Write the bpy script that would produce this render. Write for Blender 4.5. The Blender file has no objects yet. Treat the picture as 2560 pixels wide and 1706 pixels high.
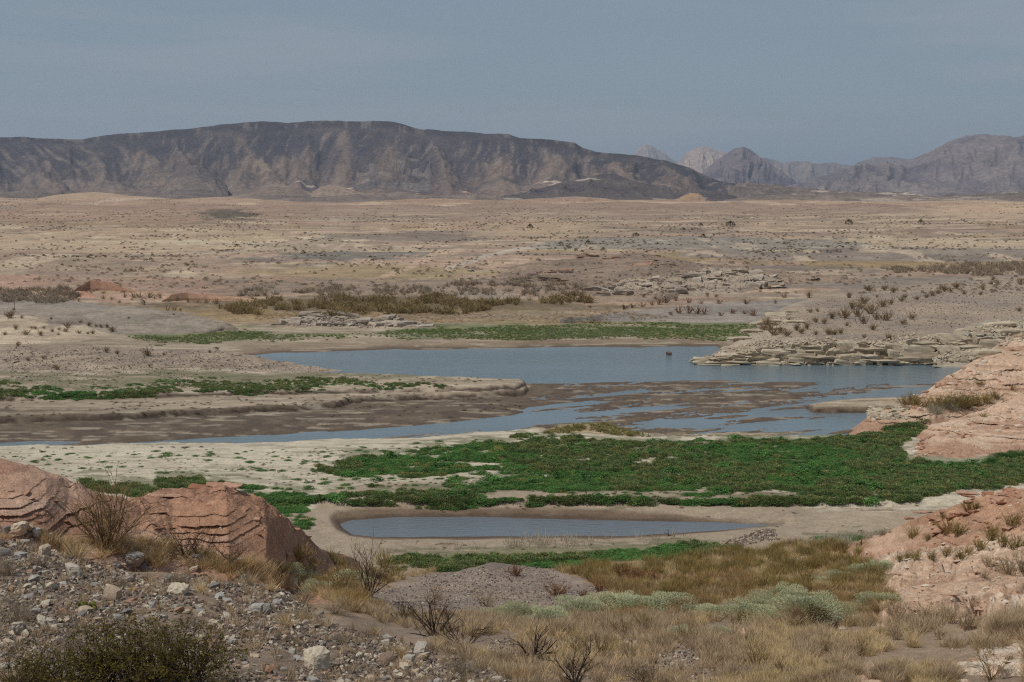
import bpy, math, random
import numpy as np
from mathutils import Vector
random.seed(7)
RNG = np.random.default_rng(11)
SC = bpy.context.scene
COL = SC.collection

# ------------------------------------------------------------------ camera, sky, sun, exposure
F, HZ, CH = 3556.0, 490.0, 25.0                 # focal length in photo pixels, horizon row, camera height
PITCH = math.atan((853 - HZ) / F)
CP, SP = math.cos(PITCH), math.sin(PITCH)
cam = bpy.data.cameras.new('camera')
cam.lens, cam.sensor_width = 50.0, 36.0
cam.clip_start, cam.clip_end = 0.5, 60000
camo = bpy.data.objects.new('camera', cam)
camo.location = (0, 0, CH)
camo.rotation_euler = (math.pi / 2 - PITCH, 0, 0)
COL.objects.link(camo)
SC.camera = camo

SUN_EL, SUN_AZ = math.radians(58), math.radians(-122)   # azimuth from +Y towards +X: behind the camera, from the left
w = bpy.data.worlds.new('World')
SC.world = w
w.use_nodes = True
nt = w.node_tree
nt.nodes.clear()
sky = nt.nodes.new('ShaderNodeTexSky')
sky.sky_type = 'NISHITA'
sky.sun_disc = False
sky.sun_elevation = SUN_EL
sky.sun_rotation = SUN_AZ
sky.altitude = 400
sky.air_density, sky.dust_density, sky.ozone_density = 1.0, 1.5, 2.0
tc = nt.nodes.new('ShaderNodeTexCoord')
mp = nt.nodes.new('ShaderNodeMapping')
mp.inputs['Scale'].default_value = (2.2, 2.2, 22.0)
nt.links.new(tc.outputs['Generated'], mp.inputs['Vector'])
cn = nt.nodes.new('ShaderNodeTexNoise')
cn.inputs['Scale'].default_value = 1.3
cn.inputs['Detail'].default_value = 5
cn.inputs['Roughness'].default_value = 0.5
nt.links.new(mp.outputs['Vector'], cn.inputs['Vector'])
cr = nt.nodes.new('ShaderNodeMapRange')                  # thin high cloud: how much veil lies over the blue
cr.inputs['From Min'].default_value, cr.inputs['From Max'].default_value = 0.35, 0.7
cr.inputs['To Min'].default_value, cr.inputs['To Max'].default_value = 0.74, 0.86
nt.links.new(cn.outputs['Fac'], cr.inputs['Value'])
vc = nt.nodes.new('ShaderNodeMix')
vc.data_type = 'RGBA'
vc.inputs['A'].default_value = (2.35, 2.95, 3.5, 1)
vc.inputs['B'].default_value = (2.95, 3.36, 3.82, 1)
cr2 = nt.nodes.new('ShaderNodeMapRange')
cr2.inputs['From Min'].default_value, cr2.inputs['From Max'].default_value = 0.44, 0.62
nt.links.new(cn.outputs['Fac'], cr2.inputs['Value'])
nt.links.new(cr2.outputs['Result'], vc.inputs['Factor'])
mx = nt.nodes.new('ShaderNodeMix')
mx.data_type = 'RGBA'
nt.links.new(cr.outputs['Result'], mx.inputs['Factor'])
nt.links.new(sky.outputs['Color'], mx.inputs['A'])
nt.links.new(vc.outputs['Result'], mx.inputs['B'])
bg = nt.nodes.new('ShaderNodeBackground')
bg.inputs['Strength'].default_value = 0.092
nt.links.new(mx.outputs['Result'], bg.inputs['Color'])
wo = nt.nodes.new('ShaderNodeOutputWorld')
nt.links.new(bg.outputs['Background'], wo.inputs['Surface'])

sl = bpy.data.lights.new('sun', 'SUN')
sl.energy, sl.angle, sl.color = 3.3, math.radians(0.6), (1.0, 0.95, 0.87)
so = bpy.data.objects.new('sun', sl)
sd = Vector((math.sin(SUN_AZ) * math.cos(SUN_EL), math.cos(SUN_AZ) * math.cos(SUN_EL), math.sin(SUN_EL)))
so.rotation_euler = sd.to_track_quat('Z', 'Y').to_euler()
so.location = (0, 0, 60)
COL.objects.link(so)

SC.view_settings.view_transform = 'Standard'
SC.view_settings.look = 'None'
SC.view_settings.exposure = 0.0
SC.view_settings.gamma = 1.0
SC.view_settings.use_curve_mapping = False
SC.render.engine = 'CYCLES'
SC.cycles.use_denoising = False
SC.cycles.filter_width = 1.2
SC.cycles.max_bounces = 5
SC.cycles.diffuse_bounces = 2
SC.cycles.glossy_bounces = 2
SC.cycles.volume_bounces = 0
SC.cycles.transparent_max_bounces = 4

# ------------------------------------------------------------------ helpers
def L(r, g, b):
    c = np.array([r, g, b], float) / 255
    return np.where(c <= 0.04045, c / 12.92, ((c + 0.055) / 1.055) ** 2.4)

def hsh(ix, iy, s):
    n = (ix.astype(np.uint32) * np.uint32(374761393) + iy.astype(np.uint32) * np.uint32(668265263) + np.uint32((s * 974634777) & 0xffffffff))
    n = (n ^ (n >> np.uint32(13))) * np.uint32(1274126177)
    n = (n ^ (n >> np.uint32(15))) * np.uint32(2246822519)
    return ((n ^ (n >> np.uint32(16))).astype(np.float64) / 4294967295.0)

def vn(x, y, s=0):
    x, y = np.broadcast_arrays(np.asarray(x, float), np.asarray(y, float))
    fx, fy = np.floor(x), np.floor(y)
    ix, iy = fx.astype(np.int64), fy.astype(np.int64)
    tx, ty = x - fx, y - fy
    tx = tx * tx * (3 - 2 * tx)
    ty = ty * ty * (3 - 2 * ty)
    a, b = hsh(ix, iy, s), hsh(ix + 1, iy, s)
    c, d = hsh(ix, iy + 1, s), hsh(ix + 1, iy + 1, s)
    return ((a + (b - a) * tx) * (1 - ty) + (c + (d - c) * tx) * ty) * 2 - 1

def fbm(x, y, o=4, s=0, g=0.5):
    t, a, n = 0, 1.0, 0
    x, y = np.asarray(x, float), np.asarray(y, float)
    for i in range(o):
        t = t + a * vn(x, y, s + i * 17)
        n += a
        a *= g
        x, y = x * 1.93 + y * 0.37 + 5.2, y * 1.93 - x * 0.37 + 1.3
    return t / n * 1.5

def ss(a, b, x):
    t = np.clip((x - a) / (b - a), 0, 1)
    return t * t * (3 - 2 * t)

def slope_at(px, py):
    """X/Y and Z/Y of the sight line through a pixel of the photograph (2560 x 1706)."""
    cx, cy = (np.asarray(px, float) - 1280) / F, -(np.asarray(py, float) - 853) / F
    d = CP + cy * SP
    return cx / d, (cy * CP - SP) / d

def proj(X, Y, Z):
    z = Z - CH
    dep = Y * CP - z * SP
    up = Y * SP + z * CP
    return 1280 + F * X / dep, 853 - F * up / dep

def sdf(poly, u, v):
    """Signed distance to a polygon, positive inside."""
    P = np.asarray(poly, float)
    d = np.full(u.shape, 1e18)
    ins = np.zeros(u.shape, bool)
    for i in range(len(P)):
        ax, ay = P[i]
        bx, by = P[(i + 1) % len(P)]
        ex, ey = bx - ax, by - ay
        t = np.clip(((u - ax) * ex + (v - ay) * ey) / (ex * ex + ey * ey + 1e-12), 0, 1)
        d = np.minimum(d, (u - ax - t * ex) ** 2 + (v - ay - t * ey) ** 2)
        if ay != by:
            ins ^= ((ay > v) != (by > v)) & (u < ex * (v - ay) / (by - ay) + ax)
    return np.where(ins, 1, -1) * np.sqrt(d)

def sdfb(poly, u, v, m=60):
    """The same, worked out only near the polygon; -m beyond."""
    P = np.asarray(poly, float)
    r = np.full(u.shape, -float(m))
    k = (u > P[:, 0].min() - m) & (u < P[:, 0].max() + m) & (v > P[:, 1].min() - m) & (v < P[:, 1].max() + m)
    if k.any():
        r[k] = np.maximum(sdf(P, u[k], v[k]), -m)
    return r

def props(o, label=None, cat=None, group=None, kind=None):
    for k, v in (('label', label), ('category', cat), ('group', group), ('kind', kind)):
        if v:
            o[k] = v
    return o

def mesh_np(name, V, faces, smooth=False, attrs=None):
    """faces: list of (n, k) index arrays."""
    me = bpy.data.meshes.new(name)
    V = np.asarray(V, np.float32)
    me.vertices.add(len(V))
    me.vertices.foreach_set('co', V.ravel())
    faces = [np.asarray(f, np.int32) for f in faces if len(f)]
    tot = np.concatenate([np.full(len(f), f.shape[1], np.int32) for f in faces])
    idx = np.concatenate([f.ravel() for f in faces])
    me.loops.add(len(idx))
    me.loops.foreach_set('vertex_index', idx)
    me.polygons.add(len(tot))
    st = np.zeros(len(tot), np.int32)
    st[1:] = np.cumsum(tot)[:-1]
    me.polygons.foreach_set('loop_start', st)
    me.update(calc_edges=True)
    me.polygons.foreach_set('use_smooth', np.full(len(tot), bool(smooth)))
    for an, av in (attrs or {}).items():
        av = np.asarray(av, np.float32)
        if av.ndim == 1:
            at = me.attributes.new(an, 'FLOAT', 'POINT')
            at.data.foreach_set('value', av)
        else:
            at = me.attributes.new(an, 'FLOAT_COLOR', 'POINT')
            at.data.foreach_set('color', np.concatenate([av[:, :3], np.ones((len(av), 1), np.float32)], 1).ravel())
    return me

def link(name, me, mat=None, parent=None):
    o = bpy.data.objects.new(name, me)
    if mat and not me.materials:
        me.materials.append(mat)
    COL.objects.link(o)
    if parent:
        o.parent = parent
    return o

def grid_faces(nr, nc, keep=None):
    i = np.arange(nr * nc).reshape(nr, nc)
    f = np.stack([i[:-1, :-1], i[:-1, 1:], i[1:, 1:], i[1:, :-1]], -1)
    return f[keep] if keep is not None else f.reshape(-1, 4)

# ------------------------------------------------------------------ materials
def newmat(name):
    m = bpy.data.materials.new(name)
    m.use_nodes = True
    t = m.node_tree
    t.nodes.clear()
    out = t.nodes.new('ShaderNodeOutputMaterial')
    p = t.nodes.new('ShaderNodeBsdfPrincipled')
    t.links.new(p.outputs[0], out.inputs[0])
    p.inputs['Specular IOR Level'].default_value = 0.15
    p.inputs['Roughness'].default_value = 0.9
    return m, t, p

def noise_fac(t, scale, detail, lo, hi, rough=0.6, vec=None, f0=0.3, f1=0.7, coord='Object'):
    n = t.nodes.new('ShaderNodeTexNoise')
    n.inputs['Scale'].default_value = scale
    n.inputs['Detail'].default_value = detail
    n.inputs['Roughness'].default_value = rough
    if vec is None:
        c = t.nodes.new('ShaderNodeTexCoord')
        vec = c.outputs[coord]
    t.links.new(vec, n.inputs['Vector'])
    r = t.nodes.new('ShaderNodeMapRange')
    r.inputs['From Min'].default_value, r.inputs['From Max'].default_value = f0, f1
    r.inputs['To Min'].default_value, r.inputs['To Max'].default_value = lo, hi
    t.links.new(n.outputs['Fac'], r.inputs['Value'])
    return r.outputs['Result'], n.outputs['Fac']

def mult(t, a, b):
    m = t.nodes.new('ShaderNodeMath')
    m.operation = 'MULTIPLY'
    t.links.new(a, m.inputs[0])
    t.links.new(b, m.inputs[1])
    return m.outputs[0]

def scalecol(t, col, fac):
    m = t.nodes.new('ShaderNodeVectorMath')
    m.operation = 'SCALE'
    t.links.new(col, m.inputs[0])
    t.links.new(fac, m.inputs['Scale'])
    return m.outputs[0]

def ground_mat(name, scales, bump=0.3, bdist=0.05, rough=0.92):
    """Colour of the ground from its map of geology and painted shade (attribute col) with grain at several sizes: scales = [(scale, lo, hi)]."""
    m, t, p = newmat(name)
    a = t.nodes.new('ShaderNodeAttribute')
    a.attribute_name = 'col'
    fac, hs = None, None
    for sc_, lo, hi in scales:
        r, h = noise_fac(t, sc_, 5, lo, hi)
        fac = r if fac is None else mult(t, fac, r)
        hs = h
    t.links.new(scalecol(t, a.outputs['Color'], fac), p.inputs['Base Color'])
    p.inputs['Roughness'].default_value = rough
    if bump:
        b = t.nodes.new('ShaderNodeBump')
        b.inputs['Strength'].default_value = bump
        b.inputs['Distance'].default_value = bdist
        t.links.new(hs, b.inputs['Height'])
        t.links.new(b.outputs[0], p.inputs['Normal'])
    return m

def mixcol(t, fac, A, B):
    m = t.nodes.new('ShaderNodeMix')
    m.data_type = 'RGBA'
    t.links.new(fac, m.inputs['Factor'])
    for s, v in (('A', A), ('B', B)):
        if hasattr(v, 'is_output'):
            t.links.new(v, m.inputs[s])
        else:
            m.inputs[s].default_value = (*[float(q) for q in v], 1)
    return m.outputs['Result']

def fol_mat(name, A, B, C=None, var=0.25, transl=0.25):
    """Plant material: blade tint runs from A to B, and every plant differs a little."""
    m, t, p = newmat(name)
    a = t.nodes.new('ShaderNodeAttribute')
    a.attribute_name = 'tint'
    c = mixcol(t, a.outputs['Fac'], A, B)
    oi = t.nodes.new('ShaderNodeObjectInfo')
    if C is not None:
        r3 = t.nodes.new('ShaderNodeMapRange')
        r3.inputs['From Min'].default_value, r3.inputs['From Max'].default_value = 0.5, 1.0
        r3.inputs['To Max'].default_value = 0.8
        t.links.new(oi.outputs['Random'], r3.inputs['Value'])
        c = mixcol(t, r3.outputs['Result'], c, C)
    mu = t.nodes.new('ShaderNodeMath')
    mu.operation = 'MULTIPLY'
    mu.inputs[1].default_value = 7.31
    t.links.new(oi.outputs['Random'], mu.inputs[0])
    fr = t.nodes.new('ShaderNodeMath')
    fr.operation = 'FRACT'
    t.links.new(mu.outputs[0], fr.inputs[0])
    r = t.nodes.new('ShaderNodeMapRange')
    r.inputs['To Min'].default_value, r.inputs['To Max'].default_value = 1 - var, 1 + var
    t.links.new(fr.outputs[0], r.inputs['Value'])
    c = scalecol(t, c, r.outputs['Result'])
    t.links.new(c, p.inputs['Base Color'])
    if transl:
        tr = t.nodes.new('ShaderNodeBsdfTranslucent')
        t.links.new(c, tr.inputs['Color'])
        ms = t.nodes.new('ShaderNodeMixShader')
        ms.inputs[0].default_value = transl
        t.links.new(p.outputs[0], ms.inputs[1])
        t.links.new(tr.outputs[0], ms.inputs[2])
        t.links.new(ms.outputs[0], [n for n in t.nodes if n.type == 'OUTPUT_MATERIAL'][0].inputs[0])
    return m

def stone_mat(name, cols, grain=14.0, lo=0.7, hi=1.25):
    """Stones: each takes one colour of the list, with grain."""
    m, t, p = newmat(name)
    oi = t.nodes.new('ShaderNodeObjectInfo')
    r = t.nodes.new('ShaderNodeValToRGB')
    r.color_ramp.interpolation = 'CONSTANT'
    e = r.color_ramp.elements
    while len(e) < len(cols):
        e.new(0.5)
    for i, c in enumerate(cols):
        e[i].position = i / len(cols)
        e[i].color = (*[float(q) for q in c], 1)
    t.links.new(oi.outputs['Random'], r.inputs[0])
    f, h = noise_fac(t, grain, 5, lo, hi)
    t.links.new(scalecol(t, r.outputs[0], f), p.inputs['Base Color'])
    b = t.nodes.new('ShaderNodeBump')
    b.inputs['Strength'].default_value = 0.4
    b.inputs['Distance'].default_value = 0.03
    t.links.new(h, b.inputs['Height'])
    t.links.new(b.outputs[0], p.inputs['Normal'])
    return m

# ------------------------------------------------------------------ the lie of the land
# base slope: for columns of the photograph, knots (row in the photo, metres away); None = height given directly
def K(px, *kn):
    ys, zs = [0.0], [23.3]
    for r, y, *h in kn:
        ys.append(y)
        zs.append(h[0] if h else CH + y * float(slope_at(px, r)[1]))
    for y, z in ((97, 0.05), (103, 0), (246, 0), (290, 0.6), (330, 1.8), (450, 6.2), (700, 11.4), (1100, 15.8), (1500, 16.0), (2000, 14), (2700, 12), (4000, 10)):
        ys.append(y)
        zs.append(z)
    return (px - 1280) / F, ys, zs
COLS = [
    K(-900, (1706, 12), (1500, 19), (1330, 32), (0, 42, 12), (0, 60, 8), (0, 88, 1.4)),
    K(0, (1706, 12), (1500, 19), (1325, 32), (0, 40, 12.5), (0, 60, 8), (0, 88, 1.4)),
    K(330, (1706, 12), (1540, 18), (1400, 30), (0, 38, 13), (0, 60, 7), (0, 88, 1.4)),
    K(640, (1706, 12), (1570, 18), (1445, 30), (0, 38, 13), (0, 60, 6.5), (0, 88, 1.8)),
    K(820, (1706, 12), (1610, 19), (1535, 27), (1470, 45), (1430, 60), (0, 85, 1.6)),
    K(1000, (1706, 13), (1630, 19), (1590, 26), (1500, 45), (1445, 60), (0, 84, 1.8)),
    K(1280, (1706, 14), (1610, 23), (1560, 31), (1500, 46), (1440, 62), (0, 84, 2.0)),
    K(1600, (1706, 14), (1600, 25), (1560, 33), (1480, 50), (1410, 74), (0, 91, 0.8)),
    K(2000, (1706, 14), (1600, 25), (1560, 33), (1480, 48), (1400, 70), (0, 91, 0.9)),
    K(2300, (1706, 14), (1620, 24), (1570, 31), (1500, 44), (1410, 62), (0, 90, 1.2)),
    K(2560, (1706, 14), (1620, 22), (1570, 29), (1480, 42), (1390, 60), (0, 90, 1.3)),
    K(3500, (1706, 14), (1620, 22), (1570, 29), (1480, 42), (1390, 60), (0, 90, 1.3)),
]
LY = np.linspace(math.log(0.5), math.log(4000), 700)
TAB = []
for a_, ys_, zs_ in COLS:
    z_ = np.interp(np.exp(LY), ys_, zs_)
    k_ = np.exp(-0.5 * (np.arange(-15, 16) / 5.0) ** 2)
    z_ = np.convolve(np.pad(z_, 15, mode='edge'), k_ / k_.sum(), mode='valid')
    TAB.append(z_)
TAB = np.array(TAB)
ACOL = np.array([c[0] for c in COLS])

LAKE = [(560, 893), (680, 884), (900, 876), (1200, 870), (1500, 866), (1790, 865), (1850, 900), (2600, 900), (2600, 960), (2400, 962), (2200, 958), (2000, 955),
        (1800, 953), (1560, 955), (1400, 960), (1300, 960), (1100, 955), (950, 948), (800, 944), (700, 944), (600, 940)]
STREAM = [(-700, 1100), (0, 1104), (300, 1106), (520, 1096), (900, 1074), (1100, 1060), (1280, 1037), (1320, 1018), (1400, 1008), (1480, 1002), (1520, 1006), (1450, 1026), (1415, 1056), (1340, 1066), (1320, 1078), (1050, 1096), (700, 1109), (300, 1114), (100, 1126), (-700, 1132)]
DELTA = [(1330, 952), (2400, 945), (2320, 1000), (2260, 1040), (2130, 1088), (1660, 1094), (1560, 1085), (1440, 1072), (1350, 1062), (1310, 1030), (1300, 1000), (1420, 975)]
POOL = [(846, 1310), (880, 1300), (1010, 1294), (1200, 1292), (1400, 1298), (1650, 1303), (1800, 1306), (1960, 1312), (1880, 1321), (1790, 1330), (1700, 1337), (1560, 1346),
        (1350, 1346), (1120, 1348), (950, 1348), (880, 1340), (856, 1324)]
BAR = [(2015, 1021), (2060, 1013), (2150, 1004), (2330, 1000), (2330, 1032), (2035, 1032)]

def waterfield(u, v):
    """How far inside open water (photo pixels at lake level), negative on land."""
    wob = fbm(u / 90, v / 22, 4, 3)
    lake = sdfb(LAKE, u, v, 80) + wob * 3
    isl = fbm((u + 6 * (v - 1000)) / 150, (v + 0.10 * (u - 1300)) / 8, 5, 9)
    st = np.minimum(sdfb(STREAM, u, v, 80) + wob * 2.5, 6) - np.clip(isl + 0.05, 0, 1) * 11
    dn = fbm((u + 3 * (v - 1000)) / 210, (v + 0.07 * (u - 1700)) / 15, 6, 21, 0.58) + 0.55 * fbm((u + 4 * v) / 75, (v + 0.07 * u) / 4.2, 4, 33)
    ed = sdfb(DELTA, u, v, 60)
    right = ss(1880, 2200, u + 1.0 * (v - 960))
    bias = np.interp(v, [945, 962, 985, 1010, 1035, 1060, 1072, 1086], [-.05, -.55, -.55, -.30, -.06, .06, -.15, -.6]) + 0.75 * right * (1 - ss(1060, 1080, v)) - 0.35 * ss(1560, 1360, u) * ss(1050, 1000, v)
    nch = fbm((u + 5 * (v - 1000)) / 130, (v + 0.08 * u) / 10, 5, 35, 0.55)
    chan = (0.07 - np.abs(nch)) * 60                       # thin braided channels through the mud
    de = np.where(ed > -59, np.minimum(np.maximum((dn + bias) * 15, np.minimum(chan, 3)), ed * 0.6 + 1), -60)
    land = sdfb(BAR, u, v, 60)
    de = np.minimum(de, -land * 1.2)
    po = sdfb(POOL, u, v, 80) + wob * 1.5
    r = np.maximum(np.maximum(lake, st), np.maximum(de, po))
    return np.minimum(r, -land * 1.5 - 0.5)

BANKS = [  # low cut banks in the mud: polygon of the higher side, height
    ([(-700, 950), (500, 940), (1000, 955), (1300, 968), (1318, 978), (1310, 990), (1200, 1000), (1040, 1005), (880, 1014), (840, 1026), (660, 1037), (300, 1060), (-700, 1085)], 0.55),
    ([(-700, 930), (500, 920), (1290, 960), (1318, 974), (1290, 986), (1205, 994), (1040, 996), (700, 1004), (-700, 1045)], 0.45),
    (BAR, 0.5),
    ([(-700, 1118), (300, 1120), (700, 1116), (1050, 1102), (1330, 1083), (1500, 1095), (2900, 1098), (2900, 1275), (-700, 1275)], 0.35),
]

def base_z(X, Y):
    X, Y = np.broadcast_arrays(np.asarray(X, float), np.asarray(Y, float))
    Ys = np.maximum(Y, 0.6)
    a = np.clip(X / Ys, -1.2, 1.2)
    ai = np.interp(a, ACOL, np.arange(len(ACOL)))
    yi = np.clip((np.log(Ys) - LY[0]) / (LY[1] - LY[0]), 0, len(LY) - 1.001)
    i0 = np.minimum(ai.astype(int), len(ACOL) - 2)
    j0 = yi.astype(int)
    fa, fy = ai - i0, yi - j0
    fa = fa * fa * (3 - 2 * fa)
    z = (TAB[i0, j0] * (1 - fy) + TAB[i0, j0 + 1] * fy) * (1 - fa) + (TAB[i0 + 1, j0] * (1 - fy) + TAB[i0 + 1, j0 + 1] * fy) * fa
    # relief
    near = 1 - ss(80, 93, Y)
    z = z + near * (0.35 * fbm(X / 7, Y / 7, 4, 2) * ss(8, 30, Y) + 0.07 * fbm(X / 0.9, Y / 0.9, 4, 5))
    far = ss(300, 640, Y)
    z = z + far * ((0.8 + np.minimum(Y, 950) * 0.0019) * fbm(X / 95, Y / 50, 4, 8) + (0.5 + np.minimum(Y, 900) * 0.0013) * fbm(X / 260, Y / 200, 3, 12) * ss(400, 900, Y))
    m = ss(86, 100, Y) * (1 - ss(246, 262, Y))
    k = m > 0
    if k.any():
        u, v = proj(X[k], Y[k], np.zeros(k.sum()))
        wf = waterfield(u, v)
        zf = np.where(wf > 0, np.maximum(-wf * 0.02, -0.3), np.minimum(-wf * 0.016, 0.40))
        for pl, h in BANKS:                                   # (the cut faces are painted darker below: damp silt and undercut shade)
            d = sdfb(pl, u, v, 30) + 2.0 * fbm(u / 40, v / 12, 4, 40)
            zf = zf + h * ss(-1.0, 2.5, d) * (wf < -0.5)
        zf = zf + 0.05 * fbm(X[k] / 3, Y[k] / 3, 4, 6) * (wf < -3) + 0.15 * fbm(X[k] / 22, Y[k] / 22, 3, 16) * ss(-8, -40, wf)
        z = z.copy()
        z[k] = z[k] + zf * m[k]
    return z

FEATS = []
class Ridge:
    """A hill: rows (px, crest row, crest distance, toe row or None, toe height, back distance). Its crest follows the photo's outline."""
    def __init__(s, rows, S='dome', noise=(0.3, 6), terr=None, gully=None, p=1.0, seed=0, back_z=None, z_off=0.0, dk=1.0):
        a, zc, dc, df, zb, db = [], [], [], [], [], []
        for px, cr_, D, toe, tz, B in rows:
            D = D * dk
            aa, tt = slope_at(px, cr_)
            a.append(float(aa))
            zc.append(CH + D * float(tt) + z_off)
            dc.append(D)
            if toe > 0:                                      # a row of the photo
                df.append((tz - CH) / float(slope_at(px, toe)[1]))
            else:                                            # metres in front of the crest
                df.append(D + toe)
            zb.append(tz)
            db.append(D + B)
        s.a, s.zc, s.dc, s.df, s.zb, s.db = map(np.array, (a, zc, dc, df, zb, db))
        s.df = np.minimum(s.df, s.dc - 0.5)
        s.S, s.noise, s.terr, s.gully, s.p, s.seed, s.back_z = S, noise, terr, gully, p, seed, back_z
    def prm(s, a):
        return [np.interp(a, s.a, q) for q in (s.zc, s.dc, s.df, s.zb, s.db)]
    def shape(s, t):
        t = np.clip(t, 0, 1)
        if s.S == 'dome':
            return np.sin(t * math.pi / 2) ** s.p
        if s.S == 'cliff':
            return 0.62 * ss(0, 0.14, t) + 0.38 * t
        if s.S == 'mesa':
            return np.interp(t, [0, .25, .5, .75, .93, .965, 1], [0, .13, .33, .62, .88, .97, 1])
        if s.S == 'mount':
            return 0.6 * t + 0.4 * t ** 2
        return ss(0, 1, t) ** s.p
    def z(s, X, Y, a=None):
        a = X / np.maximum(Y, 0.5) if a is None else a
        zc, dc, df, zb, db = s.prm(a)
        t = (Y - df) / (dc - df)
        zf = zb + (zc - zb) * s.shape(t)
        t2 = (Y - dc) / (db - dc)
        bz = zb if s.back_z is None else s.back_z
        yb = np.maximum(Y - dc, 0)                           # behind the crest the ground falls away faster than the sight line
        zk = zc + (np.minimum((zc - CH) / dc, 0) * 1.12 - 0.08) * yb - 0.35 * yb ** 2 / (db - dc)
        z = np.where(t <= 1, zf, zk)
        amp, sc_ = s.noise
        env = ss(0.0, 0.3, t) * (1 - ss(0.5, 1.0, t2))
        z = z + amp * fbm(X / sc_, Y / sc_, 5, 50 + s.seed) * env
        if s.gully:
            g, gs = s.gully
            z = z + s.gul(a, t) * g * ss(0.03, 0.35, t) * ss(1.0, 0.8, t)
        if s.S == 'mesa':
            z = z + s.spurs(a, t)[0] * ss(0.0, .12, t) * ss(.93, .72, t)
            z = z + 14 * fbm(X / 300, Y / 300, 4, s.seed + 80) * ss(0.0, 0.15, t) * ss(0.8, 0.35, t)
        z = np.where(t < 0, zb + (t * (dc - df)) * 0.35, z)
        z = np.where(t2 > 1, np.minimum(z, bz + 0.3 - (Y - db) * 0.3), z)
        e = np.minimum(a - s.a[0], s.a[-1] - a)
        z = np.where(e < 0, np.minimum(z, zb + e * Y * 0.5 - 0.5), z)
        return z
    def spurs(s, a, t):
        """Spurs that run down the scarp, narrow at the top and spreading below: height, and where on a spur (1 on its back)."""
        r = np.random.default_rng(s.seed + 900)
        a, t = np.broadcast_arrays(np.asarray(a, float), np.asarray(t, float))
        h, m = np.zeros(a.shape), np.zeros(a.shape)
        aw = a + .0035 * fbm(a * 160, t * 6, 4, s.seed + 31)
        tw = t + .06 * fbm(a * 90, t * 4, 3, s.seed + 33)
        c = s.a[0]
        while c < s.a[-1]:
            lean, w0, am, top = r.uniform(-.030, .042), r.uniform(.010, .022), r.uniform(9, 30), r.uniform(.62, .98)
            k = 1 - np.abs(aw - c - lean * (1 - tw)) / (w0 * (.22 + 1.5 * (1 - tw)))
            g = np.clip(k, 0, 1) * ss(top + .08, top - .12, tw)
            h = np.maximum(h, am * g * (.35 + .65 * ss(1, .45, tw)))
            m = np.maximum(m, np.clip(k, 0, 1) * ss(top + .08, top - .12, tw))
            c += r.uniform(.012, .032)
        return h, m
    def gul(s, a, t):
        gs = s.gully[1]
        w_ = a + 0.4 / gs * (t - 0.5) * vn(a * gs * 0.45, 0.3, s.seed + 4) * 2.2 + 0.35 / gs * fbm(a * gs * 1.6, t * 2.6, 4, s.seed + 5)
        n1 = 1 - 2 * np.abs(vn(w_ * gs, t * 1.5, s.seed + 70))
        n2 = 1 - 2 * np.abs(vn(w_ * gs * 2.3 + 3, t * 3.4 + 0.3, s.seed + 71))
        n3 = 1 - 2 * np.abs(vn(w_ * gs * 5.1 + 9, t * 7.5, s.seed + 72))
        s.w_ = w_ * gs
        return 0.6 * n1 + 0.3 * n2 + 0.16 * n3
    def mesh(s, name, mat, colf, nc, nf, nb, smooth=True, strata=None, pad=0.0):
        a = np.linspace(s.a[0] - pad, s.a[-1] + pad, nc)[None, :]
        tf = np.linspace(-0.12, 1, nf)[:, None]
        tb = np.linspace(0, 1.1, nb + 1)[1:, None]
        zc, dc, df, zb, db = s.prm(a)
        Y = np.concatenate([df + tf * (dc - df), dc + tb * (db - dc)], 0)
        a2 = np.broadcast_to(a, Y.shape)
        X = a2 * Y
        Z = s.z(X, Y, a2)
        T = np.concatenate([np.broadcast_to(tf, (nf, nc)), 1 + np.broadcast_to(tb, (nb, nc))], 0)
        if strata:                                           # beds: harder ones stand out, softer ones are cut back
            amp, fq = strata
            tilt = (Z + 0.30 * fbm(X / 8, Y / 8, 4, 91 + s.seed) + 0.09 * fbm(X / 1.2, Y / 1.2, 4, 98 + s.seed)) * fq
            tilt = tilt + 0.45 * np.sin(tilt * 0.83 + 1.3 * s.seed)          # beds of unequal thickness
            bed = np.floor(tilt)
            fr = tilt - bed
            hb_ = hsh(bed.astype(np.int64), np.full(bed.shape, s.seed, np.int64), 93)
            crust = ss(0.0, 0.45, fbm(X / 3.2, Y / 3.2, 3, 99 + s.seed))
            run = ss(-0.45, 0.5, fbm(X / 3.2 + hb_ * 50, bed * 3.7, 5, 95 + s.seed, .6)) * (0.25 + 1.1 * hb_ ** 1.5)
            env = ss(0.02, 0.2, T) * (1 - ss(0.93, 1.02, T))
            Y = Y - amp * (1 - fr) ** 2 * run * env + 0.18 * amp * fbm(X / 1.1, Z / 0.5, 4, 97 + s.seed) * env
            Z = Z + (0.5 * crust + .08) * amp * np.abs(fbm(X / 0.7, Y / 0.7, 4, 92 + s.seed)) * env
            X = X + 0.2 * amp * fbm(X / 1.5, Z / 0.8, 3, 96 + s.seed) * env
        u, v = proj(X, Y, Z)
        col = colf(X, Y, Z, u, v, T)
        me = mesh_np(name, np.stack([X, Y, Z], -1).reshape(-1, 3), [grid_faces(*Y.shape)], smooth, {'col': col.reshape(-1, 3)})
        o = link(name, me, mat)
        o['kind'] = 'structure'
        return o

def lerp(a, b, t):
    t = np.asarray(t)[..., None]
    return a * (1 - t) + b * t


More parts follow.
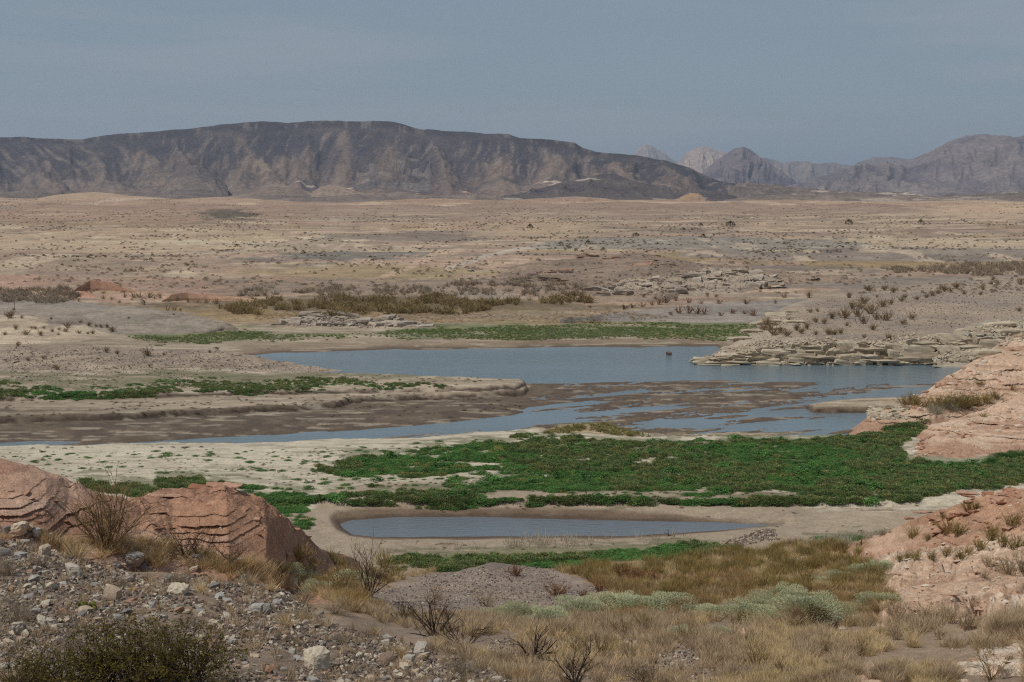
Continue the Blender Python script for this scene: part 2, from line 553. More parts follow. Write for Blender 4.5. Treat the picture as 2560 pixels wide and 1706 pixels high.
# ------------------------------------------------------------------ hills that stand on the base slope
class CliffHill(Ridge):
    cf = ([1740, 1900, 2050, 2500], [0.35, 0.62, 0.86, 0.97])
    def z(s, X, Y, a=None):
        a = X / np.maximum(Y, 0.5) if a is None else a
        zc, dc, df, zb, db = s.prm(a)
        d = Y - df
        c = np.interp(1280 + F * a, *s.cf)
        zf = zb + (zc - zb) * (c * ss(-0.3, 2.6, d) + (1 - c) * np.clip(d / (dc - df), 0, 1))
        t2 = (Y - dc) / (db - dc)
        z = np.where(Y <= dc, zf, zc + (-1.0 - zc) * ss(0, 1, t2))
        z = z + 0.22 * fbm(X / 5, Y / 5, 5, 61) * ss(0, 6, d)
        z = np.where(d < -0.3, zb + (d + 0.3) * 0.8, z)
        e = np.minimum(a - s.a[0], s.a[-1] - a)
        return np.where(e < 0, np.minimum(z, zb + e * Y * 0.5 - 0.5), z)

def R(*rows, **k):
    return Ridge(rows, **k)

spit = R((-500, 858, 206, 958, 0.2, 30), (-100, 864, 206, 962, 0.2, 30), (0, 866, 206, 964, 0.2, 30), (250, 868, 207, 966, .2, 30), (420, 871, 208, 950, .1, 28), (520, 876, 208, 943, .05, 26),
         (600, 884, 207, 941, 0.0, 22), (680, 900, 206, 939, 0, 14), (760, 916, 205, 934, 0, 8), (850, 925, 203.5, 928, 0, 4), (864, 928, 203, 930, -.1, 2), noise=(0.25, 5), seed=1)
spit_tip = R((-300, 930, 184, 985, .3, 30), (-20, 945, 184, 984, .3, 20), (30, 957, 184, 984, .3, 14), (60, 970, 184, 984, .3, 8), (75, 979, 184, 984, .3, 3), noise=(0.15, 4), seed=2)
shrub_hill = R((-500, 775, 268, 866, .3, 40), (0, 788, 268, 866, 0.3, 40), (90, 794, 266, 866, .3, 36), (130, 802, 264, 866, .3, 34), (220, 815, 260, 866, .2, 30), (285, 830, 255, 866, .1, 25),
               (330, 849, 249, 867, .1, 18), (380, 862, 244, 868, .1, 8), (412, 868, 241, 870, 0, 3), noise=(0.25, 6), seed=3)
grey_hill = R((-500, 765, 310, 842, 0.3, 40), (0, 772, 310, 842, 0.3, 40), (100, 771, 310, 842, .3, 40), (290, 769, 310, 839, .3, 40), (370, 771, 308, 837, .3, 40), (450, 783, 300, 836, .3, 30), (520, 797, 290, 832, .3, 24),
              (560, 806, 284, 824, .3, 14), (596, 814, 279, 817, .3, 5), S='dome', p=0.6, noise=(0.3, 6), seed=4, dk=.92)
grey_back = R((-500, 738, 345, -30, 1.0, 40), (0, 744, 345, -30, 1.0, 40), (70, 745, 345, -30, 1, 40), (180, 751, 340, -28, 1, 36), (250, 761, 335, -24, .8, 30), (330, 770, 328, -14, .6, 20), (420, 776, 322, -8, .6, 10), noise=(0.3, 8), seed=5, dk=.885)
outcrop = R((708, 812, 274, 815, .3, 4), (735, 800, 276, 816, .2, 6), (770, 788, 279, 817, .2, 8), (800, 780, 281, 817, .2, 9), (830, 779, 281, 818, .2, 9), (865, 786, 280, 818, .2, 8), (900, 799, 278, 818, .2, 7), (925, 806, 277, 818, .2, 6),
            (950, 803, 277, 819, .2, 6), (975, 796, 278, 819, .2, 7), (1000, 796, 278, 819, .2, 7), (1025, 806, 276, 819, .2, 6), (1060, 816, 273, 819, .2, 3), noise=(0.3, 2.5), seed=6)
outcrop_small = R((945, 793, 296, 795, .4, 3), (985, 785, 298, 796, .4, 5), (1010, 781, 299, 796, .4, 6), (1040, 783, 298, 796, .4, 5), (1090, 795, 296, 796, .4, 3), noise=(0.15, 2), seed=7)
cliff_hill = CliffHill([(1748, 906, 212, 910, 0, 3), (1765, 896, 214, 911, 0, 6), (1790, 882, 217, 912, 0, 10), (1830, 862, 225, 912, 0, 15), (1850, 838, 232, 912, 0, 20), (1880, 818, 240, 912, 0, 25), (1900, 800, 250, 912, 0, 30),
                        (1950, 775, 268, 912, 0, 34), (2000, 757, 285, 912, 0, 40), (2100, 737, 315, 912, 0, 60), (2250, 720, 340, 912, 0, 80), (2560, 697, 380, 912, 0, 120), (3100, 690, 390, 912, 0, 120)], seed=8)
rock_shelf = R((2335, 880, 213.5, 910, .5, 4), (2362, 838, 216, 912, .3, 6), (2400, 822, 219, 912, .3, 9), (2440, 806, 222, 912, .3, 12), (2500, 800, 224, 912, .3, 14), (2560, 795, 226, 912, .3, 14), (2800, 790, 228, 912, .3, 14), S='dome', p=.8, noise=(.5, 4), seed=40)
far_spit = R((1400, 795, 288, 800, .4, 6), (1500, 787, 291, 803, .4, 10), (1600, 775, 300, 806, .4, 18), (1750, 762, 310, 808, .4, 26), (1900, 752, 318, 808, .4, 30), (2050, 745, 325, 808, .4, 30), (2200, 742, 330, 800, .4, 20), p=0.8, noise=(0.25, 6), seed=9, dk=.955)
red_knoll = R((185, 726, 338, 728, 1.5, 4), (200, 715, 340, 728, 1.5, 9), (225, 702, 342, 729, 1.5, 12), (250, 701, 342, 730, 1.5, 12), (290, 708, 341, 731, 1.5, 12), (320, 722, 339, 731, 1.5, 8), (345, 730, 338, 732, 1.5, 3), noise=(0.3, 4), seed=10)
red_knoll2 = R((148, 748, 326, 750, 1.2, 3), (170, 738, 328, 751, 1.2, 6), (195, 729, 330, 752, 1.2, 8), (225, 732, 329, 752, 1.2, 7), (248, 745, 326, 752, 1.2, 3), noise=(0.2, 3), seed=11)
red_knoll3 = R((405, 748, 330, 750, 1.2, 3), (430, 738, 332, 751, 1.2, 8), (470, 731, 334, 751, 1.2, 10), (520, 736, 334, 752, 1.2, 10), (580, 742, 332, 753, 1.2, 8), (650, 752, 328, 754, 1.2, 3), noise=(0.3, 4), seed=12, dk=.96)
brown_hill = R((1180, 698, 420, 703, 4, 10), (1260, 672, 430, 712, 3.6, 25), (1340, 655, 440, 722, 3.2, 40), (1460, 645, 452, 740, 2.6, 50), (1560, 634, 465, 745, 2.2, 60), (1600, 632, 468, 745, 2.2, 60), (1650, 645, 455, 740, 2.6, 50), (1760, 660, 430, 722, 3, 40), (1900, 672, 415, 715, 3, 30), (2050, 690, 390, 705, 3, 20), (2150, 700, 380, 706, 3, 8), p=0.9, noise=(0.6, 12), seed=13, dk=.95)
pale_ledge = R((1465, 738, 352, 742, 2.2, 4), (1500, 722, 356, 743, 2, 10), (1560, 700, 364, 744, 2, 18), (1640, 692, 368, 744, 2, 22), (1700, 690, 368, 742, 2, 22), (1760, 672, 384, 730, 2.6, 20), (1850, 672, 384, 722, 3, 20), (1900, 684, 376, 716, 3, 14), (1960, 702, 366, 712, 3, 5), noise=(0.5, 5), seed=14, dk=.95)
grass_mound = R((1325, 1090, 148, 1096, .3, 3), (1360, 1078, 149, 1098, .3, 5), (1400, 1066, 150, 1099, .3, 6), (1450, 1057, 150.5, 1099, .3, 6), (1500, 1056, 150.5, 1100, .3, 6), (1560, 1075, 149.5, 1101, .3, 5), (1610, 1088, 148.5, 1102, .3, 4), (1660, 1099, 147.5, 1103, .3, 2), noise=(0.12, 3), seed=15)
pebble_mound = R((1800, 1368, 101.5, 1372, .3, 1.5), (1850, 1346, 102.5, 1374, .3, 3), (1895, 1327, 103, 1375, .3, 4), (1935, 1327, 103, 1376, .3, 4), (1985, 1342, 102.6, 1376, .3, 3), (2030, 1368, 101.5, 1374, .3, 1.5), noise=(0.12, 2), seed=16)
gravel_mound = R((880, 1490, 52, 1500, 10.2, 5), (950, 1466, 54, 1520, 10.0, 10), (1040, 1447, 56, 1530, 10.0, 14), (1110, 1428, 57, 1535, 10.2, 16), (1180, 1415, 58, 1540, 10.2, 18), (1240, 1411, 58, 1545, 10.2, 18), (1310, 1413, 58, 1540, 10.2, 18),
                 (1390, 1428, 57, 1535, 10, 16), (1450, 1447, 55, 1530, 9.8, 12), (1500, 1468, 52.5, 1520, 9.6, 8), (1540, 1490, 50, 1510, 9.4, 4), noise=(0.34, 3.4), seed=17)
red_left = R((-500, 1140, 56, -9, 7.5, 14), (-100, 1142, 56, -9, 7.5, 14), (0, 1147, 56, -9, 7.5, 14), (50, 1155, 56, -9, 7.5, 14), (110, 1176, 56, -8, 7.5, 14), (170, 1200, 57, -8, 7.5, 13), (240, 1231, 57, -8, 7.2, 12), (310, 1240, 58, -9, 7, 12), (350, 1238, 59, -9, 7, 12),
             (392, 1223, 60, -10, 7, 13), (430, 1216, 61, -10, 7, 13), (500, 1216, 61, -10, 6.5, 13), (566, 1217, 61, -10, 6, 13), (600, 1231, 61.5, -10, 5.8, 12), (660, 1250, 62.5, -11, 5.5, 12), (690, 1272, 64, -11, 5, 11), (720, 1300, 66, -11, 4.4, 11),
             (760, 1332, 69, -11, 3.6, 10), (790, 1362, 73, -11, 2.8, 9), (840, 1388, 79, -10, 1.8, 7), (900, 1404, 85, -8, 1.0, 5), S='dome', p=0.75, noise=(0.22, 4), seed=18)
red_right_far = R((2105, 1090, 150, 1092, .2, 3), (2140, 1070, 151, 1092, .2, 6), (2180, 1042, 153, 1090, .2, 10), (2220, 1022, 155, 1086, .2, 12), (2250, 1018, 156, 1084, .2, 12), (2300, 990, 158, 1080, .2, 14), (2350, 960, 160, 1074, .2, 16), (2400, 924, 163, 1070, .2, 18), (2450, 890, 166, 1066, .2, 20),
                  (2500, 856, 169, 1066, .2, 24), (2560, 832, 172, 1066, .2, 26), (2700, 790, 176, 1066, .2, 30), (3000, 760, 180, 1066, .2, 30), S='dome', p=0.85, noise=(0.4, 5), seed=19)
red_right_mid = R((2225, 1125, 139, 1130, .2, 2), (2262, 1112, 141, 1138, .2, 5), (2290, 1092, 142, 1158, .2, 9), (2330, 1062, 144, 1164, .2, 12), (2400, 1044, 146, 1168, .2, 14), (2470, 1022, 147, 1158, .2, 16), (2560, 990, 149, 1150, .2, 18), (2700, 950, 151, 1150, .2, 20), (3000, 920, 153, 1150, .2, 20), S='dome', p=0.8, noise=(0.35, 4), seed=20)
red_right_near = R((2080, 1372, 84, -8, 2.2, 3), (2140, 1350, 83, -6, 2.8, 6), (2200, 1332, 81, -7, 3.8, 9), (2250, 1310, 79, -8, 4.6, 11), (2300, 1290, 77, -9, 5, 13), (2380, 1262, 75, -9, 5.6, 15), (2430, 1245, 74, -9, 6, 16), (2500, 1228, 73, -9, 6.4, 17), (2560, 1220, 72, -9, 6.6, 18), (2700, 1200, 72, -9, 7, 18), (3200, 1180, 72, -9, 7, 18), S='dome', p=0.8, noise=(0.2, 4), seed=21)
class Plate:
    """Bare rock lying on the slope: raised a little above the base, with a broken edge, stepped and crusted on top. Its outline is given in photo pixels."""
    def __init__(s, poly, h=0.35, seed=0, cover=1.0):
        s.poly, s.h, s.seed = np.array(poly, float), h, seed
        a, _ = slope_at(s.poly[:, 0], s.poly[:, 1])
        s.a = np.array([a.min() - .006, a.max() + .006])
        Ys = np.exp(np.linspace(math.log(9), math.log(110), 300))
        s.Y = []
        for px, py in s.poly:
            aa = float(slope_at(px, py)[0])
            v = np.minimum.accumulate(proj(aa * Ys, Ys, base_z(aa * Ys, Ys))[1])
            s.Y.append(Ys[np.clip(np.searchsorted(-v, -py), 0, 299)])
        s.plan = np.stack([slope_at(s.poly[:, 0], s.poly[:, 1])[0] * np.array(s.Y), np.array(s.Y)], 1)
        s.Y0, s.Y1 = min(s.Y) - 1.5, max(s.Y) + 1.5
    def z(s, X, Y, a=None):
        X, Y = np.broadcast_arrays(np.asarray(X, float), np.asarray(Y, float))
        out = np.full(X.shape, -50.0)
        k = (Y > s.Y0) & (Y < s.Y1) & (X > s.plan[:, 0].min() - 2) & (X < s.plan[:, 0].max() + 2)
        if not k.any():
            return out
        x, y = X[k], Y[k]
        L_ = y / 40
        d = sdf(s.plan, x, y) + .7 * L_ * fbm(x / (1.6 * L_), y / (1.6 * L_), 5, 300 + s.seed)
        n1 = fbm(x / 3.4, y / 2.2, 5, 301 + s.seed, .55)
        crust = ss(-.1, .35, fbm(x / 2.6, y / 2.6, 3, 302 + s.seed))
        z = s.h * ss(-.05, .28 * L_, d) + .5 * s.h * ss(-.08, .08, n1) + .45 * s.h * ss(-.08, .08, n1 - .33) + .3 * s.h * ss(-.08, .08, fbm(x / 1.3, y / .8, 4, 303 + s.seed) - .2)
        z = z + s.h * (.05 + .5 * crust) * np.abs(fbm(x / .55, y / .45, 4, 304 + s.seed))
        out[k] = base_z(x, y) - .12 + np.where(d > -.05, z, d * 2)
        return out
    def mesh(s, name, mat, colf, nc, nr):
        a, Y = np.meshgrid(np.linspace(s.a[0], s.a[1], nc), np.linspace(s.Y0, s.Y1, nr))
        X = a * Y
        Z = s.z(X, Y)
        s.crust = ss(-.1, .35, fbm(X / 2.6, Y / 2.6, 3, 302 + s.seed))
        c = lerp(L(182, 154, 131), L(192, 167, 145), ss(-.5, .5, fbm(X / 4, Y / 4, 4, 305)))
        paint(c, s.crust * ss(-.2, .4, fbm(X / .5, Y / .4, 3, 306)) * .8, L(198, 184, 166))
        paint(c, ss(.1, .5, fbm(X / 1.4, Y / 1.1, 4, 307)) * .5, L(150, 118, 96))
        bz = base_z(X, Y)
        k = Z > bz - .3
        f = k[:-1, :-1] & k[1:, :-1] & k[:-1, 1:] & k[1:, 1:]
        o = link(name, mesh_np(name, np.stack([X, Y, Z], -1).reshape(-1, 3), [grid_faces(nr, nc, f)], False, {'col': c.reshape(-1, 3)}), mat)
        o['kind'] = 'structure'
        return o
ledge_a = Plate([(2125, 1402), (2160, 1382), (2210, 1362), (2300, 1354), (2400, 1350), (2640, 1338), (2640, 1370), (2450, 1378), (2300, 1386), (2200, 1396)], .5, 1)
ledge_b = Plate([(2190, 1424), (2250, 1410), (2340, 1402), (2440, 1396), (2640, 1372), (2640, 1436), (2470, 1452), (2400, 1466), (2330, 1480), (2270, 1486), (2240, 1455)], .42, 2)
ledge_c = Plate([(2205, 1545), (2240, 1510), (2275, 1488), (2320, 1468), (2400, 1462), (2470, 1450), (2640, 1440), (2640, 1540), (2450, 1540), (2380, 1550), (2300, 1560), (2240, 1565)], .36, 3)
ledge_d = Plate([(2375, 1685), (2450, 1642), (2500, 1618), (2640, 1596), (2640, 1676), (2480, 1692)], .16, 4)
ledge_e = Plate([(1930, 1562), (1985, 1535), (2040, 1528), (2090, 1532), (2122, 1556), (2090, 1580), (1960, 1582)], .4, 5)
ledge_f = Plate([(2040, 1700), (2200, 1684), (2380, 1688), (2450, 1703), (2300, 1715), (2040, 1715)], .12, 6)
ledge_g = Plate([(1795, 1598), (1850, 1592), (1900, 1606), (1905, 1622), (1830, 1618)], .3, 7)
PLATES = [ledge_a, ledge_b, ledge_c, ledge_d, ledge_e, ledge_f, ledge_g]
swells = [
    R((-400, 634, 440, -60, 3.6, 40), (0, 634, 440, -60, 3.6, 40), (150, 634, 440, -60, 3.6, 40), (270, 648, 430, -56, 3.6, 40), (330, 652, 428, -54, 3.6, 40), (420, 650, 430, -56, 3.6, 40), (500, 660, 422, -50, 3.6, 36), (560, 672, 414, -44, 3.6, 30), (650, 694, 396, -30, 3.4, 20), noise=(.7, 14), seed=51),
    R((600, 616, 500, -40, 6.2, 40), (700, 602, 515, -50, 6.2, 50), (770, 597, 520, -55, 6.2, 50), (880, 602, 515, -50, 6.2, 50), (980, 612, 505, -40, 6.2, 40), (1070, 622, 492, -26, 6.2, 26), noise=(.6, 14), seed=52),
    R((1330, 612, 515, -30, 6.6, 30), (1420, 600, 525, -40, 6.6, 40), (1560, 596, 530, -44, 6.6, 40), (1720, 592, 532, -46, 6.6, 40), (1900, 594, 530, -46, 6.6, 40), (2050, 598, 526, -40, 6.6, 40), (2180, 612, 512, -24, 6.6, 24), noise=(.5, 14), seed=53),
    R((1700, 632, 470, -40, 5.0, 30), (1900, 622, 480, -50, 5.0, 40), (2100, 619, 484, -55, 5.0, 40), (2350, 620, 484, -55, 5.0, 40), (2600, 622, 482, -55, 5.0, 40), (3000, 622, 482, -55, 5.0, 40), noise=(.6, 14), seed=54),
    R((100, 585, 590, -50, 8, 50), (300, 572, 620, -70, 8, 60), (480, 568, 630, -70, 8, 60), (640, 576, 612, -60, 8, 50), (760, 590, 585, -40, 8, 40), noise=(.7, 16), seed=55),
    R((900, 566, 660, -60, 9, 50), (1050, 556, 690, -80, 9, 60), (1220, 552, 700, -80, 9, 60), (1380, 560, 676, -60, 9, 50), noise=(.7, 16), seed=56),
    R((1850, 560, 700, -60, 9.5, 50), (2000, 552, 726, -80, 9.5, 60), (2200, 556, 712, -70, 9.5, 60), (2350, 566, 680, -50, 9.5, 50), noise=(.7, 16), seed=57),
]
dunes = [
    R((-600, 494, 1500, -200, 18.5, 200), (0, 493, 1500, -260, 18, 200), (90, 497, 1500, -260, 18, 200), (160, 486, 1650, -330, 18, 250), (240, 482, 1700, -350, 18, 250), (330, 490, 1650, -320, 18, 200), (440, 497, 1600, -260, 18, 200), (560, 493, 1600, -260, 18, 200), (700, 502, 1500, -200, 18, 200), (800, 508, 1400, -150, 17, 150), noise=(1.2, 60), seed=31),
    R((640, 512, 1250, -150, 16.5, 150), (760, 507, 1300, -200, 16.5, 200), (900, 507, 1300, -200, 16.5, 200), (1000, 500, 1400, -250, 17, 200), (1080, 494, 1500, -300, 17, 200), (1160, 497, 1480, -300, 17, 200), (1280, 505, 1400, -220, 17, 200), (1380, 510, 1300, -150, 17, 150), noise=(1.2, 60), seed=32),
    R((1200, 506, 1500, -200, 17.5, 200), (1330, 499, 1600, -260, 18, 200), (1440, 493, 1700, -320, 18, 200), (1540, 500, 1600, -260, 18, 200), (1640, 500, 1600, -260, 18, 200), (1780, 503, 1550, -260, 18, 200), (1900, 500, 1600, -260, 18, 200), (2100, 503, 1600, -260, 18, 200), (2300, 505, 1550, -230, 18, 200), (2420, 502, 1500, -230, 18, 200), (2560, 506, 1450, -200, 17, 200), (3000, 506, 1450, -200, 17, 200), noise=(1.2, 60), seed=33),
    R((1420, 555, 900, -120, 13.4, 100), (1500, 545, 940, -160, 13.4, 120), (1580, 536, 970, -180, 13.5, 120), (1700, 538, 970, -180, 13.5, 120), (1800, 552, 920, -130, 13.4, 100), noise=(0.8, 30), seed=34),
    R((2260, 545, 960, -120, 13.8, 100), (2360, 520, 1060, -200, 13.8, 150), (2460, 508, 1120, -260, 13.6, 150), (2560, 512, 1100, -260, 13.6, 150), (2900, 516, 1100, -260, 13.6, 150), noise=(0.9, 30), seed=35),
    R((-300, 540, 980, -130, 13.6, 100), (60, 528, 1020, -180, 13.8, 120), (130, 520, 1050, -200, 13.8, 150), (260, 524, 1030, -200, 13.8, 120), (420, 540, 960, -130, 13.6, 100), noise=(0.9, 30), seed=36),
]
tan_knob = R((1690, 502, 2600, -120, 17, 100), (1706, 494, 2620, -160, 17, 120), (1725, 487, 2630, -180, 17, 120), (1745, 486, 2630, -180, 17, 120), (1762, 493, 2610, -150, 17, 120), (1775, 502, 2600, -100, 17, 100), noise=(3, 40), seed=37)
NEAR = [spit, spit_tip, shrub_hill, grey_hill, grey_back, outcrop, outcrop_small, cliff_hill, rock_shelf, far_spit, red_knoll, red_knoll2, red_knoll3, brown_hill, pale_ledge, grass_mound, pebble_mound,
        gravel_mound, red_left, red_right_far, red_right_mid, red_right_near] + PLATES + dunes + swells + [tan_knob]

def ground_z(X, Y):
    z = base_z(X, Y)
    for f in NEAR:
        z = np.maximum(z, f.z(np.asarray(X, float), np.asarray(Y, float)))
    return z

# ------------------------------------------------------------------ ground sheet: rows by distance, columns by bearing
ac = np.concatenate([np.linspace(-1.15, -0.405, 22), np.linspace(-0.395, 0.395, 720), np.linspace(0.405, 1.15, 22)])
rows = [np.exp(np.linspace(math.log(0.8), math.log(9), 60))[:-1], np.exp(np.linspace(math.log(9), math.log(92), 440))[:-1]]
yy = [92.0]
while yy[-1] < 262:
    yy.append(yy[-1] + yy[-1] ** 2 / 35550 * 0.85)
rows.append(np.array(yy))
rows.append(np.exp(np.linspace(math.log(yy[-1] * 1.006), math.log(3600), 230)))
rw = np.concatenate(rows)
GA, GY = np.meshgrid(ac, rw)
GX = GA * GY
GZ = base_z(GX, GY)
U, V = proj(GX, GY, GZ)
U0, V0 = proj(GX, GY, np.zeros_like(GZ))

def paint(col, m, c):
    m = np.clip(m, 0, 1)[..., None]
    col *= 1 - m
    col += np.asarray(c) * m

col = np.zeros(GX.shape + (3,))
n1, n2, n3 = fbm(GX / 30, GY / 42, 4, 101), fbm(GX / 9, GY / 12, 4, 102), fbm(GA * 28, np.log(GY) * 60, 4, 103)
n4, n5 = fbm(GA * 11, np.log(GY) * 42, 4, 104), fbm(GA * 50, np.log(GY) * 130, 3, 105)
# far plain
pl = lerp(L(146, 127, 109), L(153, 131, 112), ss(-0.4, 0.6, n4))
paint(pl, ss(0.15, 0.6, n3) * 0.8, L(140, 118, 98))
paint(pl, ss(0.25, 0.55, fbm(GA * 9, np.log(GY) * 55, 4, 106)) * ss(640, 520, GY) * 0.7, L(170, 152, 129))
paint(pl, ss(0.3, 0.6, fbm(GA * 14, np.log(GY) * 60, 4, 107)) * ss(800, 600, GY) * 0.8, L(122, 110, 99))
paint(pl, ss(0.35, 0.65, fbm(GA * 12, np.log(GY) * 66, 4, 108)) * ss(900, 640, GY) * 0.75, L(154, 130, 94))
paint(pl, ss(0.3, 0.6, n5) * 0.45, L(172, 154, 132))
n6 = fbm(GA * 16, np.log(GY) * 190, 4, 117)
paint(pl, ss(.3, .5, n6) * ss(1100, 700, GY) * .7, L(190, 170, 142))
paint(pl, ss(-.3, -.5, n6) * ss(1100, 700, GY) * .6, L(118, 104, 92))
paint(pl, ss(.2, .45, fbm(GA * 10 + 7, np.log(GY) * 90, 5, 118)) * ss(1000, 500, GY) * .5, L(172, 138, 116))
up = ss(760, 1100, GY)
paint(pl, up * 0.75, L(148, 124, 106))
paint(pl, up * ss(0.3, 0.7, n4) * 0.5, L(126, 104, 90))
nw = fbm(U / 70, V / 5.5, 6, 109, .66)
def band(u0, u1, v0, v1, soft, k=0.6):
    cu, cv, hu, hv = (u0 + u1) / 2, (v0 + v1) / 2, (u1 - u0) / 2, (v1 - v0) / 2
    d = 1 - np.sqrt(((U - cu) / hu) ** 2 + ((V - cv) / hv) ** 2) + nw * k
    return ss(-soft, soft, d)
for (u0, u1, v0, v1, c, s_) in [
    (-200, 900, 580, 630, (174, 152, 125), .35), (250, 1000, 590, 612, (186, 170, 142), .3), (-100, 500, 640, 700, (150, 128, 108), .4), (640, 1130, 630, 655, (112, 106, 98), .3), (840, 1260, 578, 604, (124, 110, 98), .3),
    (940, 1350, 640, 672, (178, 150, 128), .35), (600, 1250, 664, 702, (150, 130, 98), .4), (1750, 2700, 618, 668, (124, 110, 99), .35), (1900, 2700, 596, 622, (174, 154, 127), .35), (1350, 2050, 592, 616, (130, 121, 108), .3),
    (1600, 2000, 632, 655, (148, 127, 94), .4), (1900, 2700, 648, 668, (146, 124, 88), .4), (1900, 2600, 690, 730, (132, 120, 108), .4), (1200, 1500, 545, 600, (164, 142, 116), .4), (2300, 2700, 508, 548, (176, 152, 126), .4),
    (180, 740, 700, 762, (166, 134, 113), .45), (-60, 140, 690, 725, (166, 132, 112), .5), (100, 900, 690, 735, (150, 124, 105), .5), (450, 1500, 700, 742, (134, 117, 101), .35), (1100, 1300, 730, 770, (150, 138, 122), .4), (-200, 700, 510, 560, (152, 126, 106), .4), (500, 640, 528, 550, (84, 78, 68), .5)]:  # last entry: a dark patch of shade painted onto the soil
    paint(pl, band(u0, u1, v0, v1, s_ * .7, .8) * 0.85, L(*c))
def road(pts, wd):
    P = np.array(pts, float)
    d = np.full(U.shape, 1e9)
    for i in range(len(P) - 1):
        (ax, ay), (bx, by) = P[i], P[i + 1]
        ex, ey = bx - ax, (by - ay) * 3
        t = np.clip(((U - ax) * ex + (V - ay) * 3 * ey) / (ex * ex + ey * ey), 0, 1)
        d = np.minimum(d, np.hypot(U - ax - t * ex, (V - ay) * 3 - t * ey))
    return 1 - ss(wd * 0.6, wd, d + 3 * nw)
paint(pl, road([(1120, 672), (1175, 655), (1215, 640), (1300, 622), (1400, 614), (1560, 617), (1760, 618), (2060, 614)], 12) * 0.8, L(178, 165, 148))
paint(pl, road([(960, 690), (1020, 672), (1060, 650), (1090, 632), (1150, 625)], 14) * 0.7, L(186, 158, 134))
# behind the lake: green, ochre, brush
for (u0, u1, v0, v1, c, s_, k) in [
    (380, 1560, 742, 790, (108, 94, 70), .3, .5), (620, 1500, 775, 800, (140, 118, 88), .3, .5), (480, 740, 770, 806, (140, 118, 86), .3, .4), (560, 1700, 796, 812, (150, 127, 97), .35, .5), (1000, 1560, 780, 800, (138, 122, 100), .35, .5)]:
    paint(pl, band(u0, u1, v0, v1, s_, k) * 0.9, L(*c))
# lake bed
lb = lerp(L(140, 126, 109), L(150, 135, 116), ss(-0.4, 0.4, n2))
NW0 = fbm(U0 / 60, V0 / 9, 5, 110)
def reg(poly, soft=4, k=9):
    return ss(-soft, soft, sdfb(poly, U0, V0, 60) + k * NW0)
paint(lb, reg([(-900, 1108), (300, 1112), (700, 1106), (1000, 1098), (1330, 1075), (1360, 1100), (2400, 1090), (2700, 1100), (2700, 1282), (1500, 1282), (800, 1290), (-900, 1330)]), L(176, 166, 147))
paint(lb, reg([(-900, 1150), (300, 1170), (700, 1190), (1300, 1200), (2200, 1200), (2300, 1275), (700, 1275), (-900, 1330)]) * 0.6 * ss(-.3, .4, n2), L(158, 147, 128))
mud = reg([(-900, 1052), (400, 1044), (650, 1032), (850, 1016), (1050, 1004), (1240, 996), (1310, 985), (1330, 958), (1400, 955), (2350, 948), (2300, 1040), (2140, 1092), (1660, 1094), (1350, 1075), (900, 1085), (300, 1118), (-900, 1126)], 3, 5)
paint(lb, mud, lerp(L(100, 87, 74), L(84, 73, 64), ss(-.4, .4, fbm(U0 / 40, V0 / 6, 4, 111))))
paint(lb, reg([(1660, 1088), (1750, 1083), (2140, 1086), (2140, 1100), (1700, 1102)], 2, 2), L(150, 134, 114))
paint(lb, reg(BAR, 2, 1), L(138, 122, 103))
wf = np.full(U0.shape, -80.0)
k_ = (GY > 84) & (GY < 264)
wf[k_] = waterfield(U0[k_], V0[k_])
far_sh = (V0 < 900)
paint(lb, ss(-26, -3, wf) * far_sh * 0.85, L(118, 101, 84))
paint(lb, ss(-7, -1, wf) * 0.8, L(84, 71, 60))
for pl_, h_ in BANKS[:3]:
    dB = sdfb(pl_, U0, V0, 30) + 2.0 * fbm(U0 / 40, V0 / 12, 4, 40)
    paint(lb, ss(-2.4, -.8, dB) * ss(1.8, .6, dB) * ss(-.8, -.1, fbm(U0 / 70, V0 / 30, 3, 116)) * .95 * (wf < 0), L(54, 43, 36))  # dark cut faces: damp silt plus undercut shade put into the colour
    paint(lb, ss(3, 5, dB) * ss(16, 8, dB) * .5, L(166, 152, 132))
sk = fbm(U0 / 110, V0 / 2.6, 4, 119, .6)
paint(lb, ss(.2, .55, sk) * .42 * (V0 < 1290), L(96, 82, 68))
paint(lb, ss(-.25, -.55, sk) * .35 * (V0 < 1290), L(188, 176, 156))
pd = sdfb(POOL, U0, V0, 90) + 4 * NW0
paint(lb, ss(-70, -56, pd) * (V0 < 1400), L(146, 131, 113))
paint(lb, ss(-22, -12, pd - 14 * ss(1500, 1900, U0)), L(104, 88, 73))
paint(lb, ss(-9, -2, pd - 8 * ss(1500, 1900, U0)), L(82, 69, 57))
GREENS = [
    [(720, 1180), (900, 1140), (1150, 1112), (1280, 1092), (1320, 1086), (1420, 1096), (1700, 1104), (2000, 1096), (2150, 1088), (2300, 1055), (2360, 1060), (2240, 1112), (2275, 1155), (2420, 1160), (2700, 1150), (2700, 1215), (2400, 1232), (2300, 1252), (2100, 1264), (1800, 1262), (1500, 1268), (1250, 1272), (1080, 1278), (900, 1262), (800, 1255), (760, 1222), (900, 1200), (760, 1195)],
    [(170, 1200), (300, 1208), (480, 1200), (640, 1215), (780, 1232), (820, 1250), (770, 1262), (780, 1330), (650, 1330), (400, 1260), (200, 1225)],
    [(-900, 940), (0, 944), (60, 965), (250, 966), (420, 950), (560, 944), (800, 944), (950, 952), (1130, 966), (1100, 976), (870, 980), (600, 990), (300, 1000), (-900, 998)],
    [(940, 1392), (1100, 1396), (1300, 1390), (1450, 1386), (1600, 1372), (1740, 1356), (1850, 1366), (1880, 1385), (1700, 1410), (1500, 1420), (1350, 1432), (1150, 1442), (1000, 1425)],
    [(2015, 1350), (2100, 1340), (2180, 1333), (2170, 1358), (2050, 1366)],
    [(2430, 1170), (2470, 1148), (2530, 1130), (2700, 1120), (2700, 1195), (2450, 1180)],
]
